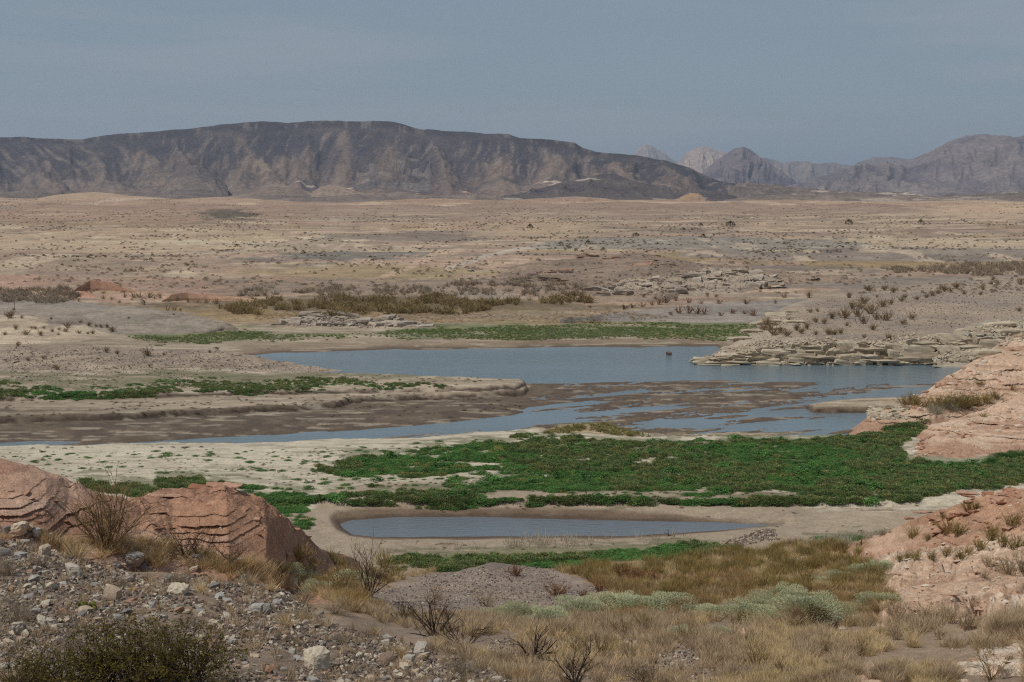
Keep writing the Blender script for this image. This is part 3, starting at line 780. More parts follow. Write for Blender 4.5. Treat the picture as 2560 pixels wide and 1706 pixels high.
FARGREEN = [(320, 842), (480, 838), (600, 822), (700, 832), (900, 826), (1000, 824), (1250, 816), (1500, 806), (1700, 808), (1900, 812), (1860, 850), (1600, 852), (1300, 856), (1000, 845), (800, 850), (560, 856), (390, 868)]
def greenness(u, v):
    """How thickly the green plants stand at a lake-bed point given as pixel of the photograph, 0 to 1."""
    nz = 0.7 * fbm(u / 80, v / 10, 4, 120) + 0.6 * fbm(u / 42, v / 3.6, 4, 122)
    g = np.zeros(u.shape)
    for i, pl_ in enumerate(GREENS):
        d = sdfb(pl_, u, v, 60)
        th = 0.12 + np.minimum(d, 16) * 0.055 + nz * (1.7 if i != 3 else 0.7)
        if i == 0:                                           # sandy gaps in the nearer half
            th = th - 1.5 * ss(1180, 1200, v) * ss(1350, 1150, u) * (1 - ss(1230, 1240, v)) - 1.5 * ss(1222, 1232, v) * (1 - ss(1246, 1254, v)) * ss(1100, 1300, u) * ss(2350, 1900, u) + 0.5 * ss(1500, 1900, u) * ss(1220, 1200, v)
        g = np.maximum(g, ss(0.1, 0.8, th))
    return g
def fargreen(u, v):
    d = sdfb(FARGREEN, u, v, 60)
    nz = fbm(u / 130, v / 6, 5, 121)
    return ss(-0.1, 1.0, 0.3 + np.minimum(d, 14) * 0.05 + nz * 0.9 - 1.2 * ss(846, 826, v) * ss(1100, 820, u) * ss(640, 720, u) * ss(1300, 1000, u))
gr = greenness(U0, V0) * (GY > 84) * (GY < 230) * (wf < -1)
paint(lb, gr ** 2 * 0.6, L(84, 88, 58))
fg_ = fargreen(U0, V0) * (GY > 225) * (GY < 300)
paint(lb, fg_ * 0.8, lerp(L(84, 100, 62), L(110, 112, 72), ss(-.3, .5, n2)))
paint(pl, fg_ * 0.8, lerp(L(84, 100, 62), L(110, 112, 72), ss(-.3, .5, n2)))
paint(lb, ss(800, 812, V0) * 0 + ss(818, 806, V0) * 0.7, L(148, 126, 96))
# wash and near slope
ns = lerp(L(126, 110, 96), L(138, 120, 104), ss(-.4, .4, fbm(GX / 2.2, GY / 2.2, 4, 112)))
paint(ns, ss(34, 42, GY) * 0.75, L(140, 116, 88))
paint(ns, ss(0.0, 0.5, fbm(GX / 6, GY / 6, 4, 113)) * 0.5, L(150, 126, 98))
paint(ns, ss(1150, 1500, U) * ss(34, 28, GY) * 0.6, L(146, 126, 106))
paint(ns, ss(-0.1, 0.4, fbm(GX / 3.1, GY / 3.1, 4, 114)) * ss(600, 200, U) * 0.5, L(108, 96, 88))
paint(ns, ss(30, 34, GY) * ss(900, 700, U), L(160, 118, 90))
paint(ns, ss(-10, 10, sdfb([(880, 1500), (1000, 1455), (1110, 1425), (1240, 1405), (1320, 1408), (1450, 1445), (1560, 1500), (1480, 1540), (1300, 1560), (1100, 1560), (950, 1540)], U, V, 60) + 14 * nw), lerp(L(126, 113, 104), L(138, 123, 111), ss(-.4, .4, fbm(GX / 2, GY / 2, 4, 123))))
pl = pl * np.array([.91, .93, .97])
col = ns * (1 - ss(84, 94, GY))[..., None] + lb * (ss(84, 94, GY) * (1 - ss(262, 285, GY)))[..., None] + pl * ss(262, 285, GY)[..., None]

g_near = ground_mat('stony_soil', [(0.6, .85, 1.15), (5.0, .8, 1.2), (34.0, .55, 1.4)], 0.6, 0.03)
g_lake = ground_mat('dried_silt', [(0.12, .92, 1.08), (1.1, .85, 1.15), (5.0, .75, 1.25)], 0.4, 0.05)
g_far = ground_mat('desert_soil', [(0.02, .9, 1.1), (0.16, .8, 1.2), (1.0, .66, 1.34)], 0.6, 0.3)
iA, iB = int(np.searchsorted(rw, 92)), int(np.searchsorted(rw, 262))
P3 = np.stack([GX, GY, GZ], -1)
for nm, i0, i1, m_ in (('slope_ground', 0, iA, g_near), ('lakebed', iA, iB, g_lake), ('desert_plain', iB, len(rw) - 1, g_far)):
    q = P3[i0:i1 + 1].reshape(-1, 3)
    o = link(nm, mesh_np(nm, q, [grid_faces(i1 + 1 - i0, len(ac))], True, {'col': col[i0:i1 + 1].reshape(-1, 3)}), m_)
    props(o, {'slope_ground': 'stony tan slope and grassy wash below the viewpoint', 'lakebed': 'dried lake bed of pale sand, brown mud and beach', 'desert_plain': 'wide tan desert plain running to the dark mesa'}[nm], kind='structure')

# sight-line table over base slope and hills, for standing things on the ground
HA = np.linspace(-0.40, 0.40, 900)
hi_ = np.concatenate([np.arange(20, iA), np.arange(iA, iB), np.arange(iB, len(rw))])
HYg = rw[hi_]
HXX, HYY = np.meshgrid(HA, HYg)
HXX = HXX * HYY
HZZ = ground_z(HXX, HYY)
HV = np.minimum.accumulate(proj(HXX, HYY, HZZ)[1], axis=0)
def hit(px, py):
    """Ground points seen at pixels of the photograph: X, Y, Z (nan where none)."""
    px, py = np.atleast_1d(np.asarray(px, float)), np.atleast_1d(np.asarray(py, float))
    a = slope_at(px, py)[0]
    ci = np.clip(np.round((a - HA[0]) / (HA[1] - HA[0])).astype(int), 0, len(HA) - 1)
    Y = np.full(px.shape, np.nan)
    order = np.argsort(ci)
    for c in np.unique(ci):
        k = order[np.searchsorted(ci[order], c):np.searchsorted(ci[order], c, 'right')]
        h = HV[:, c]
        i = np.clip(np.searchsorted(-h, -py[k]), 1, len(h) - 1)
        f = np.clip((h[i - 1] - py[k]) / np.maximum(h[i - 1] - h[i], 1e-9), 0, 1)
        Y[k] = HYg[i - 1] + f * (HYg[i] - HYg[i - 1])
    X = a * Y
    return X, Y, ground_z(X, Y)

# ------------------------------------------------------------------ water
def water_mat(name, c, bump, sc_):
    m, t, p = newmat(name)
    p.inputs['Base Color'].default_value = (*[float(q) for q in c], 1)
    p.inputs['Roughness'].default_value = 0.12
    p.inputs['IOR'].default_value = 1.33
    p.inputs['Specular IOR Level'].default_value = 0.42
    tc_ = t.nodes.new('ShaderNodeTexCoord')
    mp_ = t.nodes.new('ShaderNodeMapping')
    mp_.inputs['Scale'].default_value = (0.35, 1.0, 1.0)
    t.links.new(tc_.outputs['Object'], mp_.inputs['Vector'])
    _, h1 = noise_fac(t, sc_, 4, 0, 1, 0.6, mp_.outputs[0])
    r2, h2 = noise_fac(t, 0.035, 4, 0.25, 1.5, 0.6, mp_.outputs[0], 0.35, 0.65)
    b = t.nodes.new('ShaderNodeBump')
    b.inputs['Distance'].default_value = 0.25
    m_ = t.nodes.new('ShaderNodeMath')
    m_.operation = 'MULTIPLY'
    m_.inputs[1].default_value = bump
    t.links.new(r2, m_.inputs[0])
    t.links.new(m_.outputs[0], b.inputs['Strength'])
    t.links.new(h1, b.inputs['Height'])
    t.links.new(b.outputs[0], p.inputs['Normal'])
    return m
wm = water_mat('lake_water', L(98, 113, 120), 0.5, 1.3)
pm = water_mat('pool_water', L(98, 105, 112), 0.35, 2.0)
o = link('lake', mesh_np('lake', [(-160, 118, 0), (160, 118, 0), (290, 256, 0), (-290, 256, 0)], [[(0, 1, 2, 3)]]), wm)
props(o, 'blue grey lake and the braided stream running into it', kind='structure')
o = link('pool', mesh_np('pool', [(-45, 97, 0.01), (45, 97, 0.01), (45, 117, 0.01), (-45, 117, 0.01)], [[(0, 1, 2, 3)]]), pm)
props(o, 'small blue grey pool left behind on the near mud beach', kind='structure')

# ------------------------------------------------------------------ hill meshes
def tone(*cs):
    return [L(*c) for c in cs]
def gravelly(c1, c2, c3, streak=True):
    a_, b_, d_ = tone(c1, c2, c3)
    def f(X, Y, Z, u, v, T):
        c = lerp(a_, b_, ss(-.5, .5, fbm(X / 9, Y / 9, 4, 130)))
        paint(c, ss(.1, .5, fbm(X / 4, Z / 0.25 + Y * 0.02, 4, 131)) * (0.75 if streak else .3), d_)
        paint(c, ss(.35, .6, fbm(X / 2, Y / 2, 3, 132)) * 0.5, d_ * 1.15)
        paint(c, ss(.45, .7, vn(Z * 8 + .8 * fbm(X / 7, Y / 7, 3, 138), X * .03, 139)) * 0.55, d_ * .78)
        return c
    return f
def redbank(c1, c2, c3, c4=None, fq=2.2, pale=0.5):
    a_, b_, d_ = tone(c1, c2, c3)
    def f(X, Y, Z, u, v, T):
        c = lerp(a_, b_, ss(-.5, .5, fbm(X / 8, Z / 2.5, 4, 133)))
        zz = Z + 0.3 * fbm(X / 7, Y / 7, 3, 134)
        paint(c, ss(.1, .55, vn(zz * fq, X * 0.05, 135) + .5 * vn(zz * fq * 3.1, X * .1, 136)) * 0.7, d_)
        paint(c, ss(.2, .5, fbm(X / 3, Y / 3 + Z, 4, 137)) * pale, L(*(c4 or c3)))
        return c
    return f
h_mat = ground_mat('gravel_hill_soil', [(0.1, .9, 1.1), (1.0, .78, 1.2), (5.0, .62, 1.4)], 0.7, 0.1)
r_mat = ground_mat('red_sandstone', [(0.4, .84, 1.14), (2.6, .75, 1.2), (12.0, .64, 1.32)], 0.9, 0.06)
p_mat = ground_mat('pale_crust_rock', [(0.8, .84, 1.15), (5.0, .74, 1.2), (18.0, .76, 1.22)], 0.7, 0.06)
HILLS = [
    (spit, 'gravel_spit', h_mat, gravelly((140, 126, 111), (152, 137, 120), (122, 109, 97)), 330, 60, 8, None, 'low tan gravel spit reaching into the lake from the left'),
    (spit_tip, 'gravel_bank', h_mat, gravelly((158, 142, 123), (150, 134, 116), (138, 122, 106)), 60, 30, 8, None, 'pale gravel bank at the left edge beside green plants'),
    (shrub_hill, 'shrub_hill', h_mat, gravelly((166, 150, 128), (176, 160, 138), (148, 132, 114)), 220, 60, 8, None, 'pale low hill dotted with shrubs behind the gravel spit'),
    (grey_hill, 'grey_hill', h_mat, gravelly((134, 123, 111), (143, 131, 118), (119, 109, 99)), 260, 60, 8, (0.3, 2.0), 'grey gravel hill ending at the far green shore'),
    (grey_back, 'grey_rise', h_mat, gravelly((132, 122, 113), (140, 129, 118), (122, 112, 104)), 180, 30, 8, None, 'grey gravel rise below the red knolls'),
    (outcrop, 'rock_outcrop', p_mat, gravelly((150, 138, 124), (164, 152, 137), (118, 107, 97)), 260, 60, 10, (0.9, 2.2), 'long low pale rock outcrop on the far shore'),
    (outcrop_small, 'rock_outcrop', p_mat, gravelly((150, 140, 128), (160, 150, 138), (128, 118, 108)), 90, 24, 8, (0.3, 3), 'small pale rock outcrop behind the long one'),
    (cliff_hill, 'rocky_hill', h_mat, None, 420, 150, 12, None, 'stony brown hill above the lakeside cliff'),
    (rock_shelf, 'rock_shelf', p_mat, gravelly((156, 147, 130), (166, 157, 140), (134, 124, 109)), 200, 160, 10, (.9, 1.5), 'pale bedded rock shelf at the right end of the lakeside cliff'),
    (far_spit, 'grey_spit', h_mat, gravelly((128, 120, 113), (140, 130, 120), (114, 106, 99)), 240, 40, 8, None, 'grey gravel spit beyond the far green shore'),
    (red_knoll, 'red_knoll', r_mat, redbank((164, 126, 105), (170, 136, 115), (150, 114, 96)), 110, 50, 8, None, 'larger pointed brick red knoll on the far left shore'),
    (red_knoll2, 'red_knoll', r_mat, redbank((166, 126, 104), (172, 136, 114), (152, 114, 96)), 80, 40, 8, None, 'smaller smooth brick red knoll in front of the pointed one'),
    (red_knoll3, 'red_knoll', r_mat, redbank((172, 130, 108), (180, 148, 124), (150, 112, 92)), 140, 40, 8, None, 'long pinkish red knoll behind the dark brush'),
    (brown_hill, 'brown_hill', h_mat, redbank((138, 119, 103), (128, 112, 99), (116, 100, 88), (150, 130, 112), 0.9), 380, 90, 10, (1.0, 0.8), 'low banded brown hill in the middle of the plain'),
    (pale_ledge, 'pale_ledge', p_mat, gravelly((158, 144, 127), (166, 150, 130), (130, 117, 104)), 260, 70, 10, (1.2, 1.2), 'broken pale rock ledges in front of the brown hill'),
    (grass_mound, 'grass_mound', h_mat, None, 150, 40, 10, None, 'small stony mound with yellow green grass at the stream'),
    (pebble_mound, 'pebble_mound', h_mat, gravelly((146, 134, 118), (156, 144, 128), (128, 116, 102)), 120, 40, 10, None, 'small pale pebble mound at the right end of the pool'),
    (gravel_mound, 'gravel_mound', g_near, gravelly((122, 109, 101), (132, 118, 108), (112, 100, 93)), 320, 110, 14, None, 'smooth grey brown gravel mound in the middle foreground'),
    (red_left, 'red_bank', r_mat, redbank((160, 122, 98), (168, 138, 118), (142, 108, 90), (178, 150, 132)), 600, 380, 16, (0.42, 3.6), 'layered red sandstone bank on the left above the pool'),
    (red_right_far, 'red_bank', r_mat, redbank((172, 142, 119), (184, 156, 133), (152, 120, 98), (194, 174, 153)), 360, 220, 12, (0.5, 1.7), 'pinkish red bank rising out of the lake at the right edge'),
    (red_right_mid, 'red_bank', r_mat, redbank((180, 148, 124), (190, 162, 138), (154, 120, 99), (196, 176, 155)), 320, 220, 12, (0.5, 2.0), 'pinkish red bank beside the green flat at the right edge'),
    (red_right_near, 'red_bank', r_mat, redbank((168, 132, 107), (178, 145, 121), (150, 114, 92), (190, 162, 140)), 340, 220, 12, (0.4, 2.6), 'orange red bank to the right of the pool'),
]
def c_cliffhill(X, Y, Z, u, v, T):
    c = lerp(L(138, 123, 109), L(148, 132, 115), ss(-.5, .5, fbm(X / 10, Y / 10, 4, 130)))
    paint(c, ss(.2, .5, fbm(X / 16, Y / 16, 4, 141)) * .5, L(128, 118, 109))
    lo = 1 - ss(2.2, 3.4, Y - cliff_hill.prm(X / Y)[2])
    paint(c, lo, L(146, 136, 120))
    paint(c, ss(2060, 1980, u) * ss(-.2, .3, fbm(X / 5, Y / 5, 4, 142)) * (1 - lo) * .7, L(160, 147, 128))
    return c
def c_grassmound(X, Y, Z, u, v, T):
    c = lerp(L(160, 142, 118), L(150, 132, 108), ss(-.5, .5, fbm(X / 3, Y / 3, 4, 130)))
    paint(c, ss(0, .5, fbm(X / 2, Y / 2, 4, 143) + .3) * ss(.6, 1, T) * .8, L(120, 118, 66))
    return c
for fobj, nm, m_, cf, nc, nf, nb, strata, lab in HILLS:
    cf = cf or (c_cliffhill if nm == 'rocky_hill' else c_grassmound)
    o = fobj.mesh(nm, m_, cf, nc, nf, nb, True, strata)
    o['label'] = lab
def c_dune(X, Y, Z, u, v, T):
    c = lerp(L(150, 127, 109), L(160, 137, 116), ss(-.5, .5, fbm(X / 90, Y / 90, 4, 145)))
    paint(c, ss(.1, .6, fbm(X / 40, Y / 120, 4, 146)) * .6, L(134, 112, 96))
    paint(c, ss(.45, .6, fbm(X / 25, Y / 90, 4, 147)) * .6, L(178, 158, 136))
    paint(c, ss(2300, 2400, u) * ss(500, 520, v) * .5, L(180, 156, 130))
    return c
for fobj, nc, nr, lab in ((ledge_a, 420, 120, 'uppermost pale rock ledge on the right slope'), (ledge_b, 460, 220, 'rough crusted rock ledge below the uppermost one'), (ledge_c, 460, 240, 'big cracked pinkish rock ledge at the right edge'), (ledge_d, 300, 140, 'lowest rock ledge in the bottom right corner'),
                              (ledge_e, 240, 150, 'pinkish rock ledge poking out of dry grass'), (ledge_f, 300, 90, 'thin flat pinkish rock strip at the bottom edge'), (ledge_g, 150, 80, 'small pinkish rock patch left of the poking ledge')):
    o = fobj.mesh('rock_ledge', p_mat, None, nc, nr)
    o['label'] = lab
def c_swell(c1, c2, c3):
    def f_(X, Y, Z, u, v, T):
        c = lerp(L(*c1), L(*c2), ss(-.5, .5, fbm(X / 30, Y / 30, 4, 145)))
        paint(c, ss(.1, .5, fbm(X / 22, Z / .5, 5, 146, .6)) * .7, L(*c3))
        paint(c, ss(.35, .6, fbm(X / 9, Y / 26, 4, 147)) * .6, L(178, 160, 138))
        return c
    return f_
for fobj, cs, lab in zip(swells, (((142, 125, 109), (152, 133, 114), (128, 112, 98)), ((150, 134, 116), (142, 126, 110), (164, 148, 126)), ((130, 122, 112), (138, 129, 117), (148, 138, 124)), ((126, 115, 105), (134, 121, 109), (114, 104, 96)), ((166, 148, 124), (156, 136, 114), (142, 122, 104)), ((152, 130, 110), (146, 124, 106), (166, 146, 122)), ((154, 134, 114), (144, 126, 108), (168, 148, 124))),
                         ('broad grey tan rise left of the red knolls', 'low pale bench left of the dark flat', 'long grey gravel bench with the dirt road', 'dark grey gravel flat on the right of the plain', 'low cream coloured rise on the left of the plain', 'low tan swell in the middle of the plain', 'low sandy swell on the right of the plain')):
    o = fobj.mesh('gravel_rise', g_far, c_swell(*cs), 320, 40, 8)
    o['label'] = lab
for i_, fobj in enumerate(dunes):
    o = fobj.mesh('dune', g_far, c_dune, 260, 40, 8)
    o['label'] = ['long rolling tan rise at the left edge of the plain', 'smooth brown swell in the middle of the far plain', 'long pinkish tan rise below the dark foothill', 'pale sandy swell nearer in the middle of the plain', 'pale sandy hill at the right edge of the plain', 'low tan hump on the left of the plain'][i_]
o = tan_knob.mesh('knob', r_mat, redbank((162, 134, 104), (152, 124, 98), (136, 110, 90), fq=.2), 60, 30, 6)
o['label'] = 'small yellow tan knob under the dark foothill'
CLIFF = [o for o in COL.objects if o.name == 'rocky_hill'][0]

# ------------------------------------------------------------------ mesa and mountains
def bigland(name, lab, rows_, colf, nc, nf, nb, S, noise, gully, seed, mat):
    f = Ridge(rows_, S=S, noise=noise, gully=gully, seed=seed)
    o = f.mesh(name, mat, lambda X, Y, Z, u, v, T: colf(f, X, Y, Z, u, v, T), nc, nf, nb)
    o['label'] = lab
    return o
f_mat = ground_mat('far_scree', [(0.004, .88, 1.12), (0.02, .8, 1.2), (0.11, .62, 1.38)], 0.7, 6.0)
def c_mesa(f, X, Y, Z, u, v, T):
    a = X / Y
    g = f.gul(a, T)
    c = lerp(L(64, 59, 62), L(80, 73, 73), ss(-.6, .6, fbm(a * 30, T * 3, 4, 151)))  # dark base: the cloud shadow over the mesa put into its colour
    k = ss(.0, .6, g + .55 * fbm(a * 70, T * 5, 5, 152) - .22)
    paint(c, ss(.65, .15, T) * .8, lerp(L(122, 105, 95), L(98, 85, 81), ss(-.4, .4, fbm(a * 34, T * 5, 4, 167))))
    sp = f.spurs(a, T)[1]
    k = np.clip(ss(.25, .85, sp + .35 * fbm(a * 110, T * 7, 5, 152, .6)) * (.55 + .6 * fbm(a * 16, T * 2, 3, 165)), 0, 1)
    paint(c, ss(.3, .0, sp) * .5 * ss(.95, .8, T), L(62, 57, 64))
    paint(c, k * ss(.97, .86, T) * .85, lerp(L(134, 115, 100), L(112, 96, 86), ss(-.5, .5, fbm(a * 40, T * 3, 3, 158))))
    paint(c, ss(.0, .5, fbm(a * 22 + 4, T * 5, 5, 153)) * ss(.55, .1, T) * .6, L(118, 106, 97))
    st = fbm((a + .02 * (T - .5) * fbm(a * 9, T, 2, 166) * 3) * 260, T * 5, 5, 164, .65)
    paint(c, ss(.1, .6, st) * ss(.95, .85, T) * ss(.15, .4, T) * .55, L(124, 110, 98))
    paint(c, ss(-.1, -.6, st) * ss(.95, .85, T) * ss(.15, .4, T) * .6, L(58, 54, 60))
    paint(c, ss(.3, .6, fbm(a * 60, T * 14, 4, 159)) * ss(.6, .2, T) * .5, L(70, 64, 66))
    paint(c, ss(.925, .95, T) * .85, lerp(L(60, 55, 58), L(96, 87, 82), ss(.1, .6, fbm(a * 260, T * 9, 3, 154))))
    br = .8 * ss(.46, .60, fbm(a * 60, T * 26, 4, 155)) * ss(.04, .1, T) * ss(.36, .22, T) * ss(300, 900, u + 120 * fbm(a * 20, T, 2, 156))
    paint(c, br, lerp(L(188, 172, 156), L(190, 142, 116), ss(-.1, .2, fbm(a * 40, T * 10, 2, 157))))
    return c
MESA = [(-700, 352), (0, 342), (60, 340), (110, 345), (200, 346), (280, 340), (350, 334), (450, 325), (500, 318), (560, 313), (650, 307), (690, 307), (720, 310), (760, 306), (830, 303), (900, 303), (980, 308), (1003, 313), (1040, 322),
        (1060, 325), (1150, 328), (1268, 333), (1300, 344), (1350, 348), (1438, 358), (1456, 371), (1492, 380), (1592, 387), (1642, 398), (1672, 405), (1702, 416), (1722, 421), (1760, 440), (1800, 455), (1862, 463), (1960, 476), (2080, 492)]
bigland('mesa', 'long flat topped mesa across the left, darkened by painted cloud shade', [(x, y, 4700 - 0.5 * abs(x - 900) * (x > 900), -1150, 8, 1500) for x, y in MESA], c_mesa, 900, 220, 6, 'mesa', (6, 130), (9, 60), 1, f_mat)
def c_foot(c1, c2, c3, pale=0.0):
    def f_(f, X, Y, Z, u, v, T):
        c = lerp(L(*c1), L(*c2), ss(-.5, .5, fbm(X / 180, Y / 180 + Z / 20, 4, 160)))
        paint(c, ss(.1, .6, f.gul(X / Y, T)) * .5, L(*c3))
        if pale:
            paint(c, ss(.50, .66, fbm(X / 70, Y / 300 + Z / 14, 5, 161)) * pale * .75, L(178, 164, 147))
        return c
    return f_
bigland('foothill', 'grey tan inner ridge halfway up the mesa', [(820, 470, 4150, -500, 20, 500), (872, 430, 4200, -600, 20, 600), (923, 398, 4250, -700, 20, 600), (991, 383, 4300, -700, 20, 600), (1071, 391, 4300, -700, 20, 600), (1131, 408, 4250, -600, 20, 500), (1165, 420, 4250, -600, 20, 500), (1240, 440, 4200, -500, 20, 400), (1300, 470, 4100, -400, 20, 300)],
        c_foot((100, 91, 87), (112, 102, 95), (90, 82, 82)), 260, 70, 10, 'mount', (8, 120), (12, 60), 2, f_mat)
bigland('foothill', 'pale tan hump at the foot of the mesa', [(760, 492, 3050, -300, 20, 300), (801, 468, 3080, -400, 20, 300), (824, 463, 3100, -400, 20, 300), (866, 473, 3080, -350, 20, 300), (910, 486, 3050, -300, 20, 300), (970, 497, 3000, -200, 20, 200)],
        c_foot((140, 122, 106), (130, 113, 100), (146, 128, 112)), 120, 40, 8, 'dome', (2, 90), (3, 50), 3, f_mat)
bigland('foothill', 'brown hump low on the left of the mesa', [(400, 480, 3600, -400, 15, 400), (425, 440, 3650, -500, 15, 400), (490, 411, 3700, -550, 15, 400), (530, 432, 3680, -500, 15, 400), (570, 470, 3600, -400, 15, 400)],
        c_foot((100, 90, 84), (110, 99, 91), (88, 79, 78)), 110, 50, 8, 'mount', (5, 90), (8, 60), 4, f_mat)
bigland('foothill', 'long pale shoulder at the left foot of the mesa', [(560, 494, 3000, -300, 18, 300), (640, 478, 3050, -350, 18, 300), (690, 464, 3080, -400, 18, 300), (740, 470, 3050, -350, 18, 300), (800, 492, 3000, -300, 18, 300)],
        c_foot((126, 110, 98), (138, 120, 106), (112, 98, 90)), 110, 40, 8, 'dome', (2, 80), (3, 50), 5, f_mat)
bigland('foothill', 'dark foothill in front of the mesa', [(1240, 497, 2850, -350, 18, 300), (1300, 484, 2900, -400, 18, 400), (1400, 456, 2980, -500, 18, 400), (1503, 436, 3050, -550, 18, 400), (1539, 434, 3050, -550, 18, 400), (1580, 448, 3000, -500, 18, 400), (1660, 466, 2950, -450, 18, 400), (1711, 478, 2900, -400, 18, 300), (1756, 473, 2900, -400, 18, 300), (1830, 486, 2850, -300, 18, 300), (1860, 500, 2800, -200, 18, 200)],
        c_foot((76, 69, 70), (86, 78, 77), (96, 87, 82), .9), 300, 60, 8, 'mount', (4, 90), (9, 50), 6, f_mat)
bigland('foothill', 'low brown foothills with white patches on the right', [(1820, 478, 3500, -400, 16, 300), (1850, 461, 3550, -500, 16, 300), (1905, 462, 3550, -500, 16, 300), (1960, 468, 3500, -500, 16, 300), (2010, 470, 3500, -500, 16, 300), (2080, 477, 3450, -450, 16, 300), (2140, 479, 3450, -450, 16, 300), (2180, 485, 3400, -400, 16, 300), (2240, 483, 3400, -400, 16, 300), (2330, 490, 3400, -400, 16, 300), (2420, 489, 3400, -400, 16, 300), (2480, 483, 3400, -400, 16, 300), (2530, 487, 3400, -400, 16, 300), (2700, 484, 3400, -400, 16, 300)],
        c_foot((104, 92, 84), (116, 102, 92), (92, 82, 78), .95), 360, 60, 8, 'dome', (4, 90), (7, 60), 7, f_mat)
bigland('foothill', 'low dusky hills at the far left foot of the mesa', [(-400, 488, 2800, -300, 14, 300), (0, 484, 2800, -300, 14, 300), (80, 474, 2850, -350, 14, 300), (150, 485, 2800, -300, 14, 300), (230, 491, 2780, -260, 14, 300), (330, 480, 2850, -350, 14, 300), (430, 488, 2800, -300, 14, 300), (530, 500, 2700, -200, 14, 200)],
        c_foot((92, 83, 80), (106, 95, 89), (118, 104, 94)), 260, 40, 8, 'dome', (3, 70), (4, 60), 8, f_mat)
bigland('foothill', 'low brown swells along the middle foot of the mesa', [(640, 504, 2650, -200, 14, 200), (700, 492, 2720, -300, 14, 300), (780, 496, 2700, -260, 14, 300), (900, 490, 2740, -300, 14, 300), (1000, 483, 2800, -350, 14, 300), (1090, 492, 2740, -300, 14, 300), (1180, 486, 2780, -320, 14, 300), (1260, 494, 2720, -280, 14, 300), (1340, 504, 2650, -200, 14, 200)],
        c_foot((112, 99, 91), (126, 111, 100), (100, 89, 84), .5), 260, 40, 8, 'dome', (3, 70), (4, 60), 9, f_mat)
bigland('foothill', 'low tan brown swells along the right foot of the mountains', [(1800, 504, 2650, -200, 14, 200), (1900, 492, 2720, -300, 14, 300), (2020, 488, 2760, -320, 14, 300), (2140, 495, 2720, -280, 14, 300), (2260, 491, 2740, -300, 14, 300), (2380, 497, 2700, -260, 14, 300), (2500, 490, 2740, -300, 14, 300), (2700, 494, 2720, -280, 14, 300)],
        c_foot((118, 104, 94), (132, 116, 103), (104, 92, 86), .6), 260, 40, 8, 'dome', (3, 70), (4, 60), 10, f_mat)
hz = bpy.data.materials.new('haze')
hz.use_nodes = True
hz.node_tree.nodes.clear()
hv = hz.node_tree.nodes.new('ShaderNodeVolumePrincipled')
hv.inputs['Color'].default_value = (0.66, 0.79, 1.0, 1)
hv.inputs['Density'].default_value = 5.4e-5
hv.inputs['Anisotropy'].default_value = 0.2
hzo = hz.node_tree.nodes.new('ShaderNodeOutputMaterial')
hz.node_tree.links.new(hv.outputs[0], hzo.inputs['Volume'])
V8 = [(x, y, z) for z in (-12, 620) for y in (-2500, 40500) for x in (-24400, 24400)]
o = link('haze', mesh_np('haze', V8, [[(0, 2, 3, 1), (4, 5, 7, 6), (0, 1, 5, 4), (2, 6, 7, 3), (0, 4, 6, 2), (1, 3, 7, 5)]]), hz)
props(o, 'thin blue desert haze over the whole valley', kind='stuff')
m_mat = ground_mat('mountain_rock', [(0.0016, .88, 1.12), (0.008, .78, 1.2), (0.04, .66, 1.34)], 0.7, 14.0)
def c_mtn(c1, c2, c3):
    def f_(f, X, Y, Z, u, v, T):
        c = lerp(L(*c1), L(*c2), ss(-.5, .5, fbm(X / 500, Y / 900 + Z / 100, 5, 170)))
        paint(c, ss(0, .7, f.gul(X / Y, T) + .3 * fbm(X / 120, Z / 60, 4, 171)) * .6, L(*c3))
        return c
    return f_
bigland('mountain', 'distant pale peak just right of the mesa', [(1560, 410, 13500, -2500, 0, 2500), (1585, 388, 13500, -2500, 0, 2500), (1600, 368, 13500, -2500, 0, 2500), (1614, 358, 13500, -2500, 0, 2500), (1628, 361, 13500, -2500, 0, 2500), (1645, 375, 13500, -2500, 0, 2500), (1680, 397, 13500, -2500, 0, 2500), (1720, 412, 13500, -2500, 0, 2500), (1780, 430, 13500, -2500, 0, 2500)],
        c_mtn((118, 112, 112), (136, 126, 120), (150, 138, 128)), 160, 60, 6, 'mount', (26, 260), (60, 90), 11, m_mat)
bigland('mountain', 'pale pinkish mountain behind the pointed one', [(1660, 440, 11500, -2000, 0, 2000), (1692, 412, 11500, -2000, 0, 2000), (1720, 386, 11500, -2000, 0, 2000), (1750, 373, 11500, -2000, 0, 2000), (1772, 373, 11500, -2000, 0, 2000), (1800, 384, 11500, -2000, 0, 2000), (1840, 400, 11500, -2000, 0, 2000), (1900, 440, 11500, -2000, 0, 2000)],
        c_mtn((136, 120, 114), (150, 134, 124), (164, 146, 132)), 180, 70, 6, 'mount', (26, 240), (60, 90), 12, m_mat)
bigland('mountain', 'pointed blue grey mountain in the centre of the range', [(1730, 465, 9200, -1800, 0, 1800), (1762, 430, 9200, -1800, 0, 1800), (1800, 397, 9200, -1800, 0, 1800), (1832, 376, 9200, -1800, 0, 1800), (1858, 366, 9200, -1800, 0, 1800), (1875, 372, 9200, -1800, 0, 1800), (1900, 389, 9200, -1800, 0, 1800), (1932, 415, 9200, -1800, 0, 1800), (1962, 440, 9200, -1800, 0, 1800), (1995, 470, 9200, -1800, 0, 1800)],
        c_mtn((86, 76, 84), (102, 90, 92), (118, 105, 102)), 200, 90, 6, 'mount', (24, 200), (55, 70), 13, m_mat)
